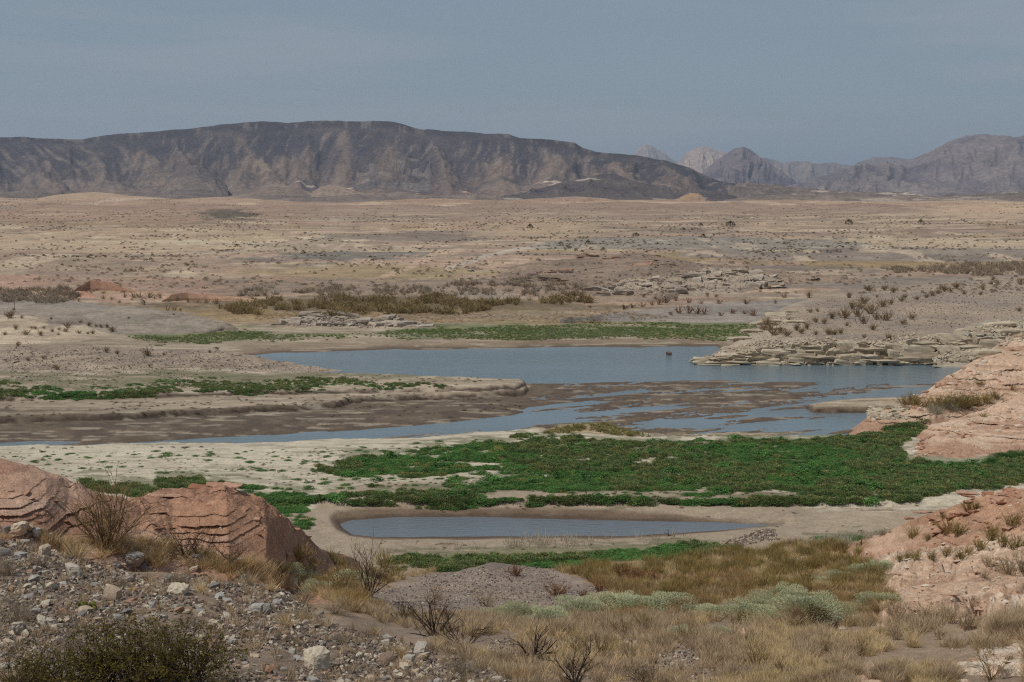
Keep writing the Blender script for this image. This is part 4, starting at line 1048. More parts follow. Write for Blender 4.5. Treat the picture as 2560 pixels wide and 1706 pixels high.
bigland('mountain', 'low far ridge between the pointed mountain and the big one', [(1870, 420, 11800, -1500, 0, 1500), (1890, 390, 11800, -1500, 0, 1500), (1908, 391, 11800, -1500, 0, 1500), (1930, 397, 11800, -1500, 0, 1500), (1960, 408, 11800, -1500, 0, 1500), (1972, 402, 11800, -1500, 0, 1500), (2005, 402, 11800, -1500, 0, 1500), (2045, 408, 11800, -1500, 0, 1500), (2085, 404, 11800, -1500, 0, 1500), (2130, 414, 11800, -1500, 0, 1500), (2148, 405, 11800, -1500, 0, 1500), (2180, 394, 11800, -1500, 0, 1500), (2230, 394, 11800, -1500, 0, 1500), (2290, 398, 11800, -1500, 0, 1500), (2400, 420, 11800, -1500, 0, 1500)],
        c_mtn((108, 99, 97), (120, 110, 104), (134, 122, 112)), 260, 60, 6, 'mount', (16, 220), (36, 90), 14, m_mat)
bigland('mountain', 'big broad mountain at the right edge', [(1930, 480, 7600, -1800, 0, 2000), (1990, 462, 7700, -1900, 0, 2000), (2060, 436, 7800, -2000, 0, 2000), (2110, 422, 7900, -2000, 0, 2000), (2180, 417, 7950, -2000, 0, 2000), (2250, 407, 8000, -2100, 0, 2000), (2290, 400, 8000, -2100, 0, 2000), (2335, 380, 8100, -2200, 0, 2000), (2380, 354, 8200, -2300, 0, 2000), (2415, 343, 8200, -2300, 0, 2000), (2450, 340, 8200, -2300, 0, 2000), (2482, 344, 8200, -2300, 0, 2000), (2515, 339, 8200, -2300, 0, 2000), (2560, 332, 8200, -2300, 0, 2000), (2680, 318, 8200, -2300, 0, 2000), (2900, 330, 8200, -2300, 0, 2000), (3300, 400, 8200, -2300, 0, 2000)],
        c_mtn((94, 84, 90), (110, 99, 99), (130, 118, 110)), 420, 120, 6, 'mount', (26, 240), (60, 50), 15, m_mat)
ext = np.array([(-26000, 3500, 8), (26000, 3500, 8), (26000, 40000, 8), (-26000, 40000, 8)], float)
o = link('valley_floor', mesh_np('valley_floor', ext, [[(0, 1, 2, 3)]], False, {'col': np.tile(L(128, 114, 104), (4, 1))}), f_mat)
props(o, 'flat desert floor beyond the plain under the mountains', kind='structure')

# ------------------------------------------------------------------ plants and stones: building blocks
class MBuf:
    def __init__(s):
        s.v, s.q, s.t, s.tint, s.n = [], [], [], [], 0
    def add(s, V, q=None, t=None, tint=None):
        V = np.asarray(V, float).reshape(-1, 3)
        if q is not None and len(q):
            s.q.append(np.asarray(q) + s.n)
        if t is not None and len(t):
            s.t.append(np.asarray(t) + s.n)
        s.v.append(V)
        s.tint.append(np.zeros(len(V)) if tint is None else np.broadcast_to(tint, (len(V),)))
        s.n += len(V)
    def mesh(s, name, smooth=False):
        fs = []
        if s.q:
            fs.append(np.concatenate(s.q))
        if s.t:
            fs.append(np.concatenate(s.t))
        return mesh_np(name, np.concatenate(s.v), fs, smooth, {'tint': np.concatenate(s.tint)})

def unit(v):
    return v / np.maximum(np.linalg.norm(v, axis=-1, keepdims=True), 1e-9)

def blades(B, base, d, ln, wd, bend, tint, r):
    n = len(base)
    d = unit(d)
    p = unit(np.cross(d, r.normal(size=(n, 3))))
    ln, wd = np.broadcast_to(ln, (n,))[:, None], np.broadcast_to(wd, (n,))[:, None]
    mid = base + d * ln * 0.55 + bend * ln * 0.3
    tip = base + d * ln + bend * ln
    V = np.stack([base - p * wd / 2, base + p * wd / 2, mid + p * wd * .38, mid - p * wd * .38, tip], 1)
    i = np.arange(n)[:, None] * 5
    B.add(V, i + np.array([[0, 1, 2, 3]]), i + np.array([[3, 2, 4]]), np.repeat(np.broadcast_to(tint, (n,)), 5))

def leaves(B, c, nrm, size, tint, r, asp=0.6):
    n = len(c)
    u = unit(np.cross(nrm, r.normal(size=(n, 3))))
    w_ = unit(np.cross(nrm, u))
    sz = np.broadcast_to(size, (n,))[:, None]
    V = np.stack([c - u * sz / 2, c - w_ * sz * asp / 2, c + u * sz / 2, c + w_ * sz * asp / 2], 1)
    B.add(V, np.arange(n)[:, None] * 4 + np.array([[0, 1, 2, 3]]), None, np.repeat(np.broadcast_to(tint, (n,)), 4))

def tube(B, pts, r0, r1, tint, k=3):
    pts = np.asarray(pts, float)
    m = len(pts)
    d = unit(np.gradient(pts, axis=0))
    a = unit(np.cross(d, np.array([0.31, 0.9, 0.2])))
    b = np.cross(d, a)
    rr = np.linspace(r0, r1, m)[:, None, None]
    an = np.arange(k) * 2 * math.pi / k
    V = pts[:, None] + rr * (a[:, None] * np.cos(an)[None, :, None] + b[:, None] * np.sin(an)[None, :, None])
    i = np.arange(m - 1)[:, None] * k
    j = np.arange(k)[None]
    q = np.stack([i + j, i + (j + 1) % k, i + k + (j + 1) % k, i + k + j], -1).reshape(-1, 4)
    B.add(V, q, None, tint)

def outward(n, r, lo, hi):
    az, el = r.uniform(0, 2 * math.pi, n), r.uniform(lo, hi, n)
    return np.stack([np.cos(az) * np.cos(el), np.sin(az) * np.cos(el), np.sin(el)], -1)

def m_tuft(seed, n=170, spread=0.55, w_=0.012, rad=0.13):
    r, B = np.random.default_rng(seed), MBuf()
    d = outward(n, r, 0.7, 1.55)
    d[:, :2] *= spread / 0.55
    b = np.concatenate([d[:, :2] * rad * r.uniform(.2, 2.2, (n, 1)), np.full((n, 1), -0.03)], 1)
    blades(B, b, d, r.uniform(.45, 1.0, n), w_, np.concatenate([d[:, :2] * .35, -r.uniform(0, .22, (n, 1))], 1) + r.normal(size=(n, 3)) * .06, r.uniform(0, 1, n), r)
    return B.mesh('grass_tuft')

def m_wisp(seed, nst=34, nsub=520, w_=0.016, wide=0.6, sub=0.26):
    """upright feathery bush about 1 high"""
    r, B = np.random.default_rng(seed), MBuf()
    d = outward(nst, r, 0.75, 1.5)
    d[:, :2] *= wide / 0.5
    d = unit(d)
    b = np.concatenate([r.normal(size=(nst, 2)) * .13 * wide, np.full((nst, 1), -0.05)], 1)
    ln = r.uniform(.55, 1.05, nst)
    blades(B, b, d, ln, w_ * 1.4, r.normal(size=(nst, 3)) * .08, 0.1, r)
    k = r.integers(0, nst, nsub)
    t = r.uniform(.18, 1, nsub) ** 0.8
    p = b[k] + d[k] * (ln[k] * t)[:, None] + r.normal(size=(nsub, 3)) * .02
    blades(B, p, unit(d[k] + r.normal(size=(nsub, 3)) * .42 + [0, 0, .25]), r.uniform(.5, 1, nsub) * sub * (1.25 - .6 * t), w_, r.normal(size=(nsub, 3)) * .12, r.uniform(.25, 1, nsub), r)
    return B.mesh('bush')

def m_dome(seed, n=1300, h=0.62, w_=0.016, ln=0.17, lump=0.25):
    """rounded cushion of fine leafy shoots, 1 across"""
    r, B = np.random.default_rng(seed), MBuf()
    d = outward(n, r, -0.1, 1.57)
    rr = (0.55 + 0.45 * r.uniform(0, 1, n) ** .35) * (1 + lump * vn(d[:, 0] * 2.2 + seed, d[:, 1] * 2.2 + d[:, 2], seed))
    p = d * rr[:, None] * np.array([.5, .5, h]) * .86
    p[:, 2] = np.maximum(p[:, 2], 0)
    blades(B, p, unit(d + [0, 0, .7] + r.normal(size=(n, 3)) * .35), r.uniform(.5, 1, n) * ln, w_, r.normal(size=(n, 3)) * .1, r.uniform(0, 1, n), r)
    return B.mesh('shrub')

def m_leafy(seed, n=430, h=0.32, size=0.092):
    """low clump of broad leaves, 1 across"""
    r, B = np.random.default_rng(seed), MBuf()
    d = outward(n, r, 0.0, 1.57)
    rr = (0.35 + 0.65 * r.uniform(0, 1, n) ** .5) * (1 + .3 * vn(d[:, 0] * 2.5 + seed, d[:, 1] * 2.5, seed))
    p = d * rr[:, None] * np.array([.5, .5, h])
    leaves(B, p, unit(d * .5 + [0, 0, .8] + r.normal(size=(n, 3)) * .5), r.uniform(.6, 1.2, n) * size, r.uniform(0, 1, n), r, .75)
    return B.mesh('green_clump')

def stems(B, r, n, L_, r0, lo, hi, droop=0.0, sub=4, tw=3, wig=.07, tint=(0.0, .6), keep=None):
    """branching woody stems; returns points on twigs"""
    out = []
    def grow(p, d, l, rad, lev):
        m = 5 if lev < 2 else 3
        pts = [p]
        dd = d
        for i in range(m - 1):
            dd = unit(dd + r.normal(size=3) * wig * (1.6 if lev else 1) + np.array([0, 0, -droop * i / m]))
            pts.append(pts[-1] + dd * l / (m - 1))
        pts = np.array(pts)
        tube(B, pts, rad, rad * .45, r.uniform(*tint), 4 if lev == 0 else 3)
        if lev < 2:
            for j in range(sub if lev == 0 else tw):
                t = r.uniform(.25, 1.0)
                f = t * (m - 1)
                i = min(int(f), m - 2)
                q = pts[i] + (pts[i + 1] - pts[i]) * (f - i)
                nd = unit(dd * .8 + r.normal(size=3) * .5 + np.array([0, 0, .15]))
                grow(q, nd, l * r.uniform(.35, .6), rad * .5, lev + 1)
        else:
            out.extend(pts[1:])
    for d in outward(n, r, lo, hi):
        grow(np.array([*(r.normal(size=2) * .04), -.05]), d, L_ * r.uniform(.65, 1.05), r0, 0)
    return np.array(out)

def m_rock(seed, n=2, rough=0.16, flat=0.75, sph=0.55):
    """angular stone about 1 across standing on z = 0, from a subdivided cube"""
    r = np.random.default_rng(seed)
    g = np.linspace(-1, 1, n + 1)
    idx, V, Fc = {}, [], []
    def vid(p):
        k = tuple(np.round(p, 5))
        if k not in idx:
            idx[k] = len(V)
            V.append(p)
        return idx[k]
    for ax in range(3):
        for sg in (-1, 1):
            for i in range(n):
                for j in range(n):
                    c = []
                    for (u_, v_) in ((g[i], g[j]), (g[i + 1], g[j]), (g[i + 1], g[j + 1]), (g[i], g[j + 1])):
                        p = np.zeros(3)
                        p[ax] = sg
                        p[(ax + 1) % 3], p[(ax + 2) % 3] = u_, v_
                        c.append(vid(p))
                    Fc.append(c if sg > 0 else c[::-1])
    V = np.array(V)
    V = V * (1 - sph) + unit(V) * 1.15 * sph
    sh = r.uniform(-.25, .25, (3, 3)) + np.eye(3) * np.array([1, r.uniform(.7, 1), flat])
    V = V @ sh.T
    V += r.normal(size=V.shape) * rough * (2 / n) ** .5
    V *= 0.5
    V[:, 2] -= V[:, 2].min() + 0.06
    return mesh_np('stone', V, [np.array(Fc)], False)

def m_pebbles(seed):
    return m_rock(seed, 1, .22, .7, .35)

# ------------------------------------------------------------------ placing
def thing(name, label, cat, loc, rz=0.0, sc_=1.0, group=None, mesh=None, mat=None):
    o = bpy.data.objects.new(name, mesh)
    if mesh is not None and mat is not None and not mesh.materials:
        mesh.materials.append(mat)
    COL.objects.link(o)
    o.location = loc
    o.rotation_euler = (0, 0, rz)
    o.scale = sc_ if hasattr(sc_, '__len__') else (sc_,) * 3
    return props(o, label, cat, group)

def spot(px, py):
    X, Y, Z = hit(px, py)
    return float(X[0]), float(Y[0]), float(Z[0])

O1 = 'first second third fourth fifth sixth seventh eighth ninth tenth eleventh twelfth thirteenth fourteenth fifteenth sixteenth seventeenth eighteenth nineteenth'.split()
ORD = O1 + ['twentieth'] + ['twenty ' + q for q in O1[:9]] + ['thirtieth'] + ['thirty ' + q for q in O1[:9]] + ['fortieth']
def put_many(name, pts, protos, mat, label, cat, group, hpx=None, wide=(0.9, 1.2), sink=0.0, r=RNG):
    """One thing per pixel spot: pts = [(px, py, height in photo pixels)]."""
    pts = np.array(pts, float)
    X, Y, Z = hit(pts[:, 0], pts[:, 1])
    rank = np.argsort(np.argsort(pts[:, 0]))
    base_label = label
    for i in range(len(pts)):
        if not np.isfinite(Y[i]):
            continue
        if 1 < len(pts) <= 40:                               # few enough to be counted off from the left
            label = '%s, %s from the left' % (base_label, ORD[rank[i]]) if rank[i] else base_label + ', leftmost'
        h = pts[i, 2] * Y[i] / F
        k = r.uniform(*wide)
        thing(name, label, cat, (X[i], Y[i], Z[i] - sink * h), r.uniform(0, 6.28), (h * k, h * k, h), group, protos[r.integers(0, len(protos))], mat)

STORE = {}
def scatter(name, label, X, Y, Z, scl, protos, mat, tilt=0.12, r=RNG, rot=None, extra=None):
    """Uncountable cover: one object, a cloud of points with an instance on each."""
    ok = np.isfinite(Y)
    X, Y, Z, scl = X[ok], Y[ok], Z[ok], np.asarray(scl)[ok]
    n = len(X)
    if n == 0:
        return None
    key = tuple(p.name for p in protos)
    if key not in STORE:
        c = bpy.data.collections.new('store_' + name)
        for i, p in enumerate(protos):
            if not p.materials:
                p.materials.append(mat)
            c.objects.link(bpy.data.objects.new('kind_%s' % p.name, p))
        STORE[key] = c
    me = bpy.data.meshes.new(name)
    me.vertices.add(n)
    me.vertices.foreach_set('co', np.stack([X, Y, Z], -1).astype(np.float32).ravel())
    if scl.ndim == 1:
        scl = np.repeat(scl[:, None], 3, 1)
    if rot is None:
        rot = np.stack([r.normal(size=n) * tilt, r.normal(size=n) * tilt, r.uniform(0, 6.283, n)], -1)
    for an, av in (('scl', scl), ('rot', rot)):
        at = me.attributes.new(an, 'FLOAT_VECTOR', 'POINT')
        at.data.foreach_set('vector', av.astype(np.float32).ravel())
    at = me.attributes.new('pick', 'INT', 'POINT')
    at.data.foreach_set('value', r.integers(0, len(protos), n).astype(np.int32))
    o = link(name, me)
    g = bpy.data.node_groups.new(name, 'GeometryNodeTree')
    g.interface.new_socket('Geometry', in_out='INPUT', socket_type='NodeSocketGeometry')
    g.interface.new_socket('Geometry', in_out='OUTPUT', socket_type='NodeSocketGeometry')
    gi, go = g.nodes.new('NodeGroupInput'), g.nodes.new('NodeGroupOutput')
    ip = g.nodes.new('GeometryNodeInstanceOnPoints')
    ci = g.nodes.new('GeometryNodeCollectionInfo')
    ci.inputs['Collection'].default_value = STORE[key]
    ci.inputs['Separate Children'].default_value = True
    ci.inputs['Reset Children'].default_value = True
    def na(nm, ty):
        q = g.nodes.new('GeometryNodeInputNamedAttribute')
        q.data_type = ty
        q.inputs['Name'].default_value = nm
        return q.outputs['Attribute']
    g.links.new(gi.outputs[0], ip.inputs['Points'])
    g.links.new(ci.outputs[0], ip.inputs['Instance'])
    ip.inputs['Pick Instance'].default_value = True
    g.links.new(na('pick', 'INT'), ip.inputs['Instance Index'])
    g.links.new(na('rot', 'FLOAT_VECTOR'), ip.inputs['Rotation'])
    g.links.new(na('scl', 'FLOAT_VECTOR'), ip.inputs['Scale'])
    g.links.new(ip.outputs[0], go.inputs[0])
    md = o.modifiers.new('scatter', 'NODES')
    md.node_group = g
    return props(o, label, kind='stuff')

def rand_in(poly, n, r=RNG, soft=0):
    """n random photo pixels inside a polygon."""
    P = np.array(poly, float)
    out = np.zeros((0, 2))
    while len(out) < n:
        q = r.uniform(P.min(0) - soft, P.max(0) + soft, (n * 2, 2))
        d = sdf(P, q[:, 0], q[:, 1])
        keep = d + soft * fbm(q[:, 0] / 60, q[:, 1] / 25, 3, 200) > 0
        out = np.concatenate([out, q[keep]])
    return out[:n]

# plant materials (leaf and stem colours)
M = dict(
    straw=fol_mat('straw_grass', L(176, 150, 108), L(212, 190, 148), L(178, 158, 128)),
    dry=fol_mat('dry_grass', L(154, 130, 104), L(198, 176, 143), L(172, 152, 126)),
    orange=fol_mat('orange_grass', L(168, 128, 74), L(200, 162, 104)),
    olive=fol_mat('olive_weed', L(112, 100, 60), L(154, 136, 84), L(150, 118, 76)),
    rusty=fol_mat('rusty_weed', L(138, 112, 76), L(168, 140, 98), L(140, 126, 84)),
    sage=fol_mat('sage_leaf', L(146, 150, 116), L(190, 190, 156), L(172, 170, 132), .12),
    green=fol_mat('green_leaf', L(58, 98, 50), L(102, 140, 74), L(100, 120, 66), .3, .35),
    reedgreen=fol_mat('green_blade', L(84, 106, 62), L(128, 142, 90), L(142, 136, 88), .25, .3),
    tam=fol_mat('brown_bush', L(124, 104, 72), L(152, 132, 92), L(134, 124, 84), .25),
    hillbush=fol_mat('hill_bush', L(108, 84, 60), L(140, 118, 82), L(120, 112, 74), .2),
    redbush=fol_mat('reddish_bush', L(112, 76, 54), L(140, 104, 74)),
    greybush=fol_mat('grey_bush', L(132, 116, 98), L(168, 152, 132), L(152, 134, 110), .15),
    darkbush=fol_mat('dark_bush', L(84, 82, 60), L(118, 110, 82), L(108, 94, 74), .25),
    creo=fol_mat('creosote_leaf', L(70, 66, 26), L(118, 106, 46), None, .1),
    wood=fol_mat('grey_wood', L(74, 60, 50), L(120, 100, 82), None, .15, 0),
    twig=fol_mat('brown_twig', L(98, 80, 56), L(140, 118, 84), None, .15, 0),
    black=fol_mat('dark_dead_wood', L(48, 40, 36), L(84, 70, 60), None, .15, 0),
    cactus=fol_mat('cactus_pad', L(74, 76, 38), L(108, 106, 54), None, .15, 0),
    drift=fol_mat('driftwood', L(120, 108, 94), L(160, 148, 130), None, .1, 0),
    reed=fol_mat('dead_reed', L(150, 140, 120), L(196, 186, 164), None, .1),
)
PALE = tone((172, 162, 146), (162, 153, 141), (182, 170, 150), (168, 150, 131))
GREY = tone((150, 145, 139), (134, 128, 122), (158, 153, 146), (122, 116, 112))
BROWN = tone((128, 108, 94), (146, 112, 92), (112, 96, 86), (152, 124, 102))
M['pale_stone'] = stone_mat('pale_stone', PALE)
M['grey_stone'] = stone_mat('grey_stone', GREY)
M['brown_stone'] = stone_mat('brown_stone', BROWN)
M['gravel'] = stone_mat('mixed_gravel', tone((168, 156, 140), (128, 118, 108), (112, 98, 88), (140, 118, 100), (98, 88, 82), (150, 138, 124), (122, 104, 90), (184, 172, 154), (116, 104, 96), (108, 94, 84)))
M['cliff_stone'] = stone_mat('cliff_stone', tone((176, 163, 142), (170, 157, 136), (182, 169, 148), (162, 148, 128)), 1.6, .7, 1.2)
M['outcrop_stone'] = stone_mat('outcrop_stone', tone((156, 144, 130), (166, 154, 140), (148, 134, 120)), 1.2, .72, 1.2)
M['pink_stone'] = stone_mat('pink_stone', tone((176, 146, 124), (190, 168, 148), (168, 132, 110), (196, 180, 162)), 5.0, .72, 1.2)

TUFT = [m_tuft(s_) for s_ in (1, 2, 3)]
WISP = [m_wisp(s_) for s_ in (11, 12, 13)]
WISPL = [m_wisp(s_, 16, 130, .035, .7, .3) for s_ in (14, 15, 16)]
DOME = [m_dome(s_, 6500, .56, .008, .062, .5) for s_ in (21, 22, 23)]
DOMEL = [m_dome(s_, 220, .62, .05, .24) for s_ in (24, 25)]
LEAFY = [m_leafy(s_) for s_ in (31, 32, 33)]
ROCK = [m_rock(s_) for s_ in range(41, 53)]
BIG = [m_rock(s_, 5, .07, .8, .5) for s_ in range(61, 67)]
BLOCK = [m_rock(s_, 3, .07, .62, .22) for s_ in range(71, 79)]
def fresh(ms, mat):
    """Copies of meshes for another material."""
    r_ = []
    for m_ in ms:
        c = m_.copy()
        c.materials.clear()
        c.materials.append(mat)
        r_.append(c)
    return r_

# ------------------------------------------------------------------ cliff blocks and outcrop blocks (pieces of their hills)
def block(parent, mesh, loc, sc_, rot, mat, name='rock_block'):
    o = bpy.data.objects.new(name, mesh)
    if not mesh.materials:
        mesh.materials.append(mat)
    COL.objects.link(o)
    o.location, o.scale, o.rotation_euler = loc, sc_, rot
    o.parent = parent
    return o
rr = np.random.default_rng(5)
CB = fresh(BLOCK, M['cliff_stone'])
CR = fresh([m_rock(s_, 4, .05, .7, .42) for s_ in range(81, 85)], M['cliff_stone'])
for row in range(6):
    px = 1752.0 + rr.uniform(0, 10)
    while px < 2520:
        a = (px - 1280) / F / 1.0
        zc_, dc_, df_, zb_, db_ = cliff_hill.prm(np.array([a]))
        top = float(np.interp(px, [1750, 1800, 1900, 2000, 2150, 2250, 2400, 2560], [0.4, 1.0, 2.0, 2.6, 3.0, 3.0, 3.3, 3.4]))
        Y = float(df_[0]) + [-0.1, .25, .6, 1.0, 1.4, 1.9][row]
        z0 = [0, .12, .28, .45, .62, .80][row] * top
        hgt = max(.3, .22 * top * rr.uniform(.6, 1.5))
        wd = (.9 + 3.6 * rr.uniform() ** 1.6) * (1.2 if px > 2250 else 1) * (0.6 if row in (0, 5) else 1)
        if row == 0:
            hgt *= .6
        if z0 < top * .95 and rr.uniform() > .05:
            big_ = rr.uniform() < .22
            if big_:
                hgt, wd = hgt * 1.8, wd * .8
            block(CLIFF, (CR if big_ else CB)[rr.integers(0, 4)], (a * Y, Y + rr.uniform(-.25, .25), z0 - .1 - (.3 * hgt if big_ else 0)), (wd * 1.12, rr.uniform(1.2, 2.2), hgt * 1.5), (rr.normal() * .04, rr.normal() * .04, rr.normal() * .08), M['cliff_stone'])
        px += wd * F / Y * rr.uniform(.72, 1.0)
for px, py, wp, hp in ((2188, 903, 78, 46), (2300, 905, 90, 30), (2345, 880, 60, 18), (2400, 908, 50, 18), (2430, 890, 46, 16), (2380, 884, 46, 16), (2470, 890, 60, 20), (2076, 908, 40, 20), (1935, 908, 44, 20), (2390, 858, 70, 18), (2450, 862, 60, 18),
                       (2470, 840, 70, 16), (2520, 838, 80, 18), (2430, 830, 60, 14), (2500, 818, 70, 14), (1880, 832, 50, 10), (1905, 812, 44, 9), (1930, 806, 40, 8), (1850, 850, 50, 9), (1960, 822, 60, 9), (1985, 808, 50, 8), (1945, 790, 40, 7), (1830, 872, 44, 8), (1975, 782, 36, 6)):
    x, Y, z = spot(px, py)
    block(CLIFF, CR[rr.integers(0, len(CR))], (x, Y + .35 * wp * Y / F, z - .45 * hp * Y / F), (wp * Y / F * 1.1, wp * Y / F * .9, hp * Y / F * 1.7), (0, rr.normal() * .04, rr.normal() * .12), M['cliff_stone'])
slab = thing('rock_slab', 'dark thin slab of rock leaning out of the cliff top', 'rock slab', (0, 0, 0), 0, 1, None, m_rock(90, 3, .05, .2, .1), M['grey_stone'])
sx, sy, sz = spot(2428, 848)
slab.location, slab.scale, slab.rotation_euler = (sx, sy - .3, sz - .1), (2.6, 1.6, 1.2), (.5, 1.0, .5)
HILLO = {o['label']: o for o in COL.objects if o.get('kind') == 'structure' and o.get('label')}
def blocks_on(lab, pts, mat, meshes, nm='rock_block', flat=1.0, r=rr):
    for px, py, wp, hp in pts:
        x, y, z = spot(px, py)
        if y == y:
            k = y / F
            block(HILLO[lab], meshes[r.integers(0, len(meshes))], (x, y + .4 * wp * k, z - .5 * hp * k * flat), (wp * k * 1.1, wp * k * r.uniform(.6, 1), hp * k * 1.6 * flat), (r.normal() * .06, r.normal() * .08, r.normal() * .3), mat, nm)
OB = fresh(BLOCK, M['outcrop_stone'])
o_pts = [(px, float(np.interp(px, [708, 770, 830, 900, 925, 1000, 1060], [814, 812, 815, 816, 815, 817, 818])) - dy * float(np.interp(px, [708, 800, 850, 920, 985, 1060], [.1, 1, 1, .35, .6, .1])), rr.uniform(16, 46), rr.uniform(6, 12)) for dy in (0, 9, 18, 27) for px in np.arange(715, 1058, 26) + rr.uniform(-9, 9, 14)[:len(np.arange(715, 1058, 26))]]
blocks_on('long low pale rock outcrop on the far shore', o_pts, M['outcrop_stone'], OB)
l_pts = [(rr.uniform(1470, 1940), 0, rr.uniform(14, 44), rr.uniform(5, 12)) for _ in range(50)]
l_pts = [(px, rr.uniform(np.interp(px, [1470, 1560, 1700, 1850, 1950], [728, 706, 694, 678, 700]), np.interp(px, [1470, 1640, 1760, 1950], [742, 742, 728, 714])), w_, h_) for px, _, w_, h_ in l_pts]
blocks_on('broken pale rock ledges in front of the brown hill', l_pts, M['outcrop_stone'], OB)
b_pts = [(rr.uniform(1290, 1420), rr.uniform(680, 706), rr.uniform(14, 40), rr.uniform(4, 8)) for _ in range(22)] + [(rr.uniform(1440, 1680), rr.uniform(640, 672), rr.uniform(14, 36), rr.uniform(3, 6)) for _ in range(22)]
HB = fresh(BLOCK, M['brown_stone'])
blocks_on('low banded brown hill in the middle of the plain', b_pts, M['brown_stone'], HB)
PB = fresh(BLOCK, M['pink_stone'])
PR = fresh(ROCK, M['pink_stone'])
for lab, n, x0, x1, top, bot, w0, w1 in (
    ('uppermost pale rock ledge on the right slope', 12, 2110, 2560, ([2110, 2210, 2560], [1396, 1362, 1336]), ([2110, 2560], [1402, 1385]), 16, 50),
    ('rough crusted rock ledge below the uppermost one', 24, 2200, 2560, ([2190, 2260, 2450, 2560], [1426, 1410, 1394, 1378]), ([2190, 2300, 2450, 2560], [1440, 1478, 1462, 1450]), 14, 56),
    ('big cracked pinkish rock ledge at the right edge', 18, 2210, 2560, ([2200, 2270, 2400, 2560], [1542, 1492, 1466, 1446]), ([2200, 2300, 2560], [1556, 1550, 1555]), 20, 80),
    ('lowest rock ledge in the bottom right corner', 7, 2390, 2560, ([2380, 2450, 2560], [1678, 1643, 1604]), ([2380, 2560], [1690, 1650]), 24, 80),
    ('pinkish rock ledge poking out of dry grass', 10, 1935, 2118, ([1930, 2000, 2080, 2120], [1560, 1534, 1536, 1558]), ([1930, 2120], [1570, 1570]), 16, 46)):
    pts = []
    for _ in range(n):
        px = rr.uniform(x0, x1)
        t_ = rr.uniform(0, 1)
        w_ = rr.uniform(w0, w1) * .5
        pts.append((px, np.interp(px, *top) * (1 - t_) + np.interp(px, *bot) * t_ + 4, w_, w_ * rr.uniform(.16, .34)))
    blocks_on(lab, pts, M['pink_stone'], PB, 'crust_block', .45)
r_pts = [(rr.uniform(2172, 2275), rr.uniform(1024, 1052), rr.uniform(10, 24), rr.uniform(7, 13)) for _ in range(42)]
blocks_on('pinkish red bank rising out of the lake at the right edge', r_pts, M['cliff_stone'], fresh(ROCK, M['cliff_stone']), 'pale_stone')
r_pts = [(px, np.interp(px, [2190, 2300, 2400, 2560], [1035, 985, 925, 845]) + rr.uniform(4, 120) * np.interp(px, [2190, 2560], [.2, 1]), rr.uniform(8, 22), rr.uniform(4, 10)) for px in rr.uniform(2290, 2560, 50)]
blocks_on('pinkish red bank rising out of the lake at the right edge', r_pts, M['pink_stone'], PR, 'stone')
r_pts = [(px, np.interp(px, [2290, 2340, 2560], [1100, 1075, 1010]) + rr.uniform(0, 60), rr.uniform(8, 20), rr.uniform(4, 8)) for px in rr.uniform(2290, 2560, 50)]
blocks_on('pinkish red bank beside the green flat at the right edge', r_pts, M['pink_stone'], PR, 'stone')
RB = fresh(BLOCK, stone_mat('red_block', tone((150, 106, 82), (160, 120, 98), (140, 98, 76), (170, 134, 114)), 3.0, .7, 1.2))
r_pts = [(rr.uniform(330, 620), rr.uniform(1228, 1330), rr.uniform(24, 90), rr.uniform(5, 9)) for _ in range(9)] + [(rr.uniform(0, 170), rr.uniform(1232, 1320), rr.uniform(16, 40), rr.uniform(5, 9)) for _ in range(9)] + [(rr.uniform(520, 800), rr.uniform(1290, 1390), rr.uniform(12, 30), rr.uniform(5, 8)) for _ in range(12)] + [(rr.uniform(440, 570), rr.uniform(1218, 1226), rr.uniform(40, 70), 8) for _ in range(5)]
blocks_on('layered red sandstone bank on the left above the pool', r_pts, RB[0].materials[0], RB, 'sandstone_block', .5)
r_pts = [(rr.uniform(2420, 2560), rr.uniform(1232, 1262), rr.uniform(16, 50), rr.uniform(5, 10)) for _ in range(14)] + [(rr.uniform(2250, 2560), rr.uniform(1280, 1345), rr.uniform(10, 40), rr.uniform(4, 9)) for _ in range(26)]
blocks_on('orange red bank to the right of the pool', r_pts, RB[0].materials[0], RB, 'sandstone_block', .9)

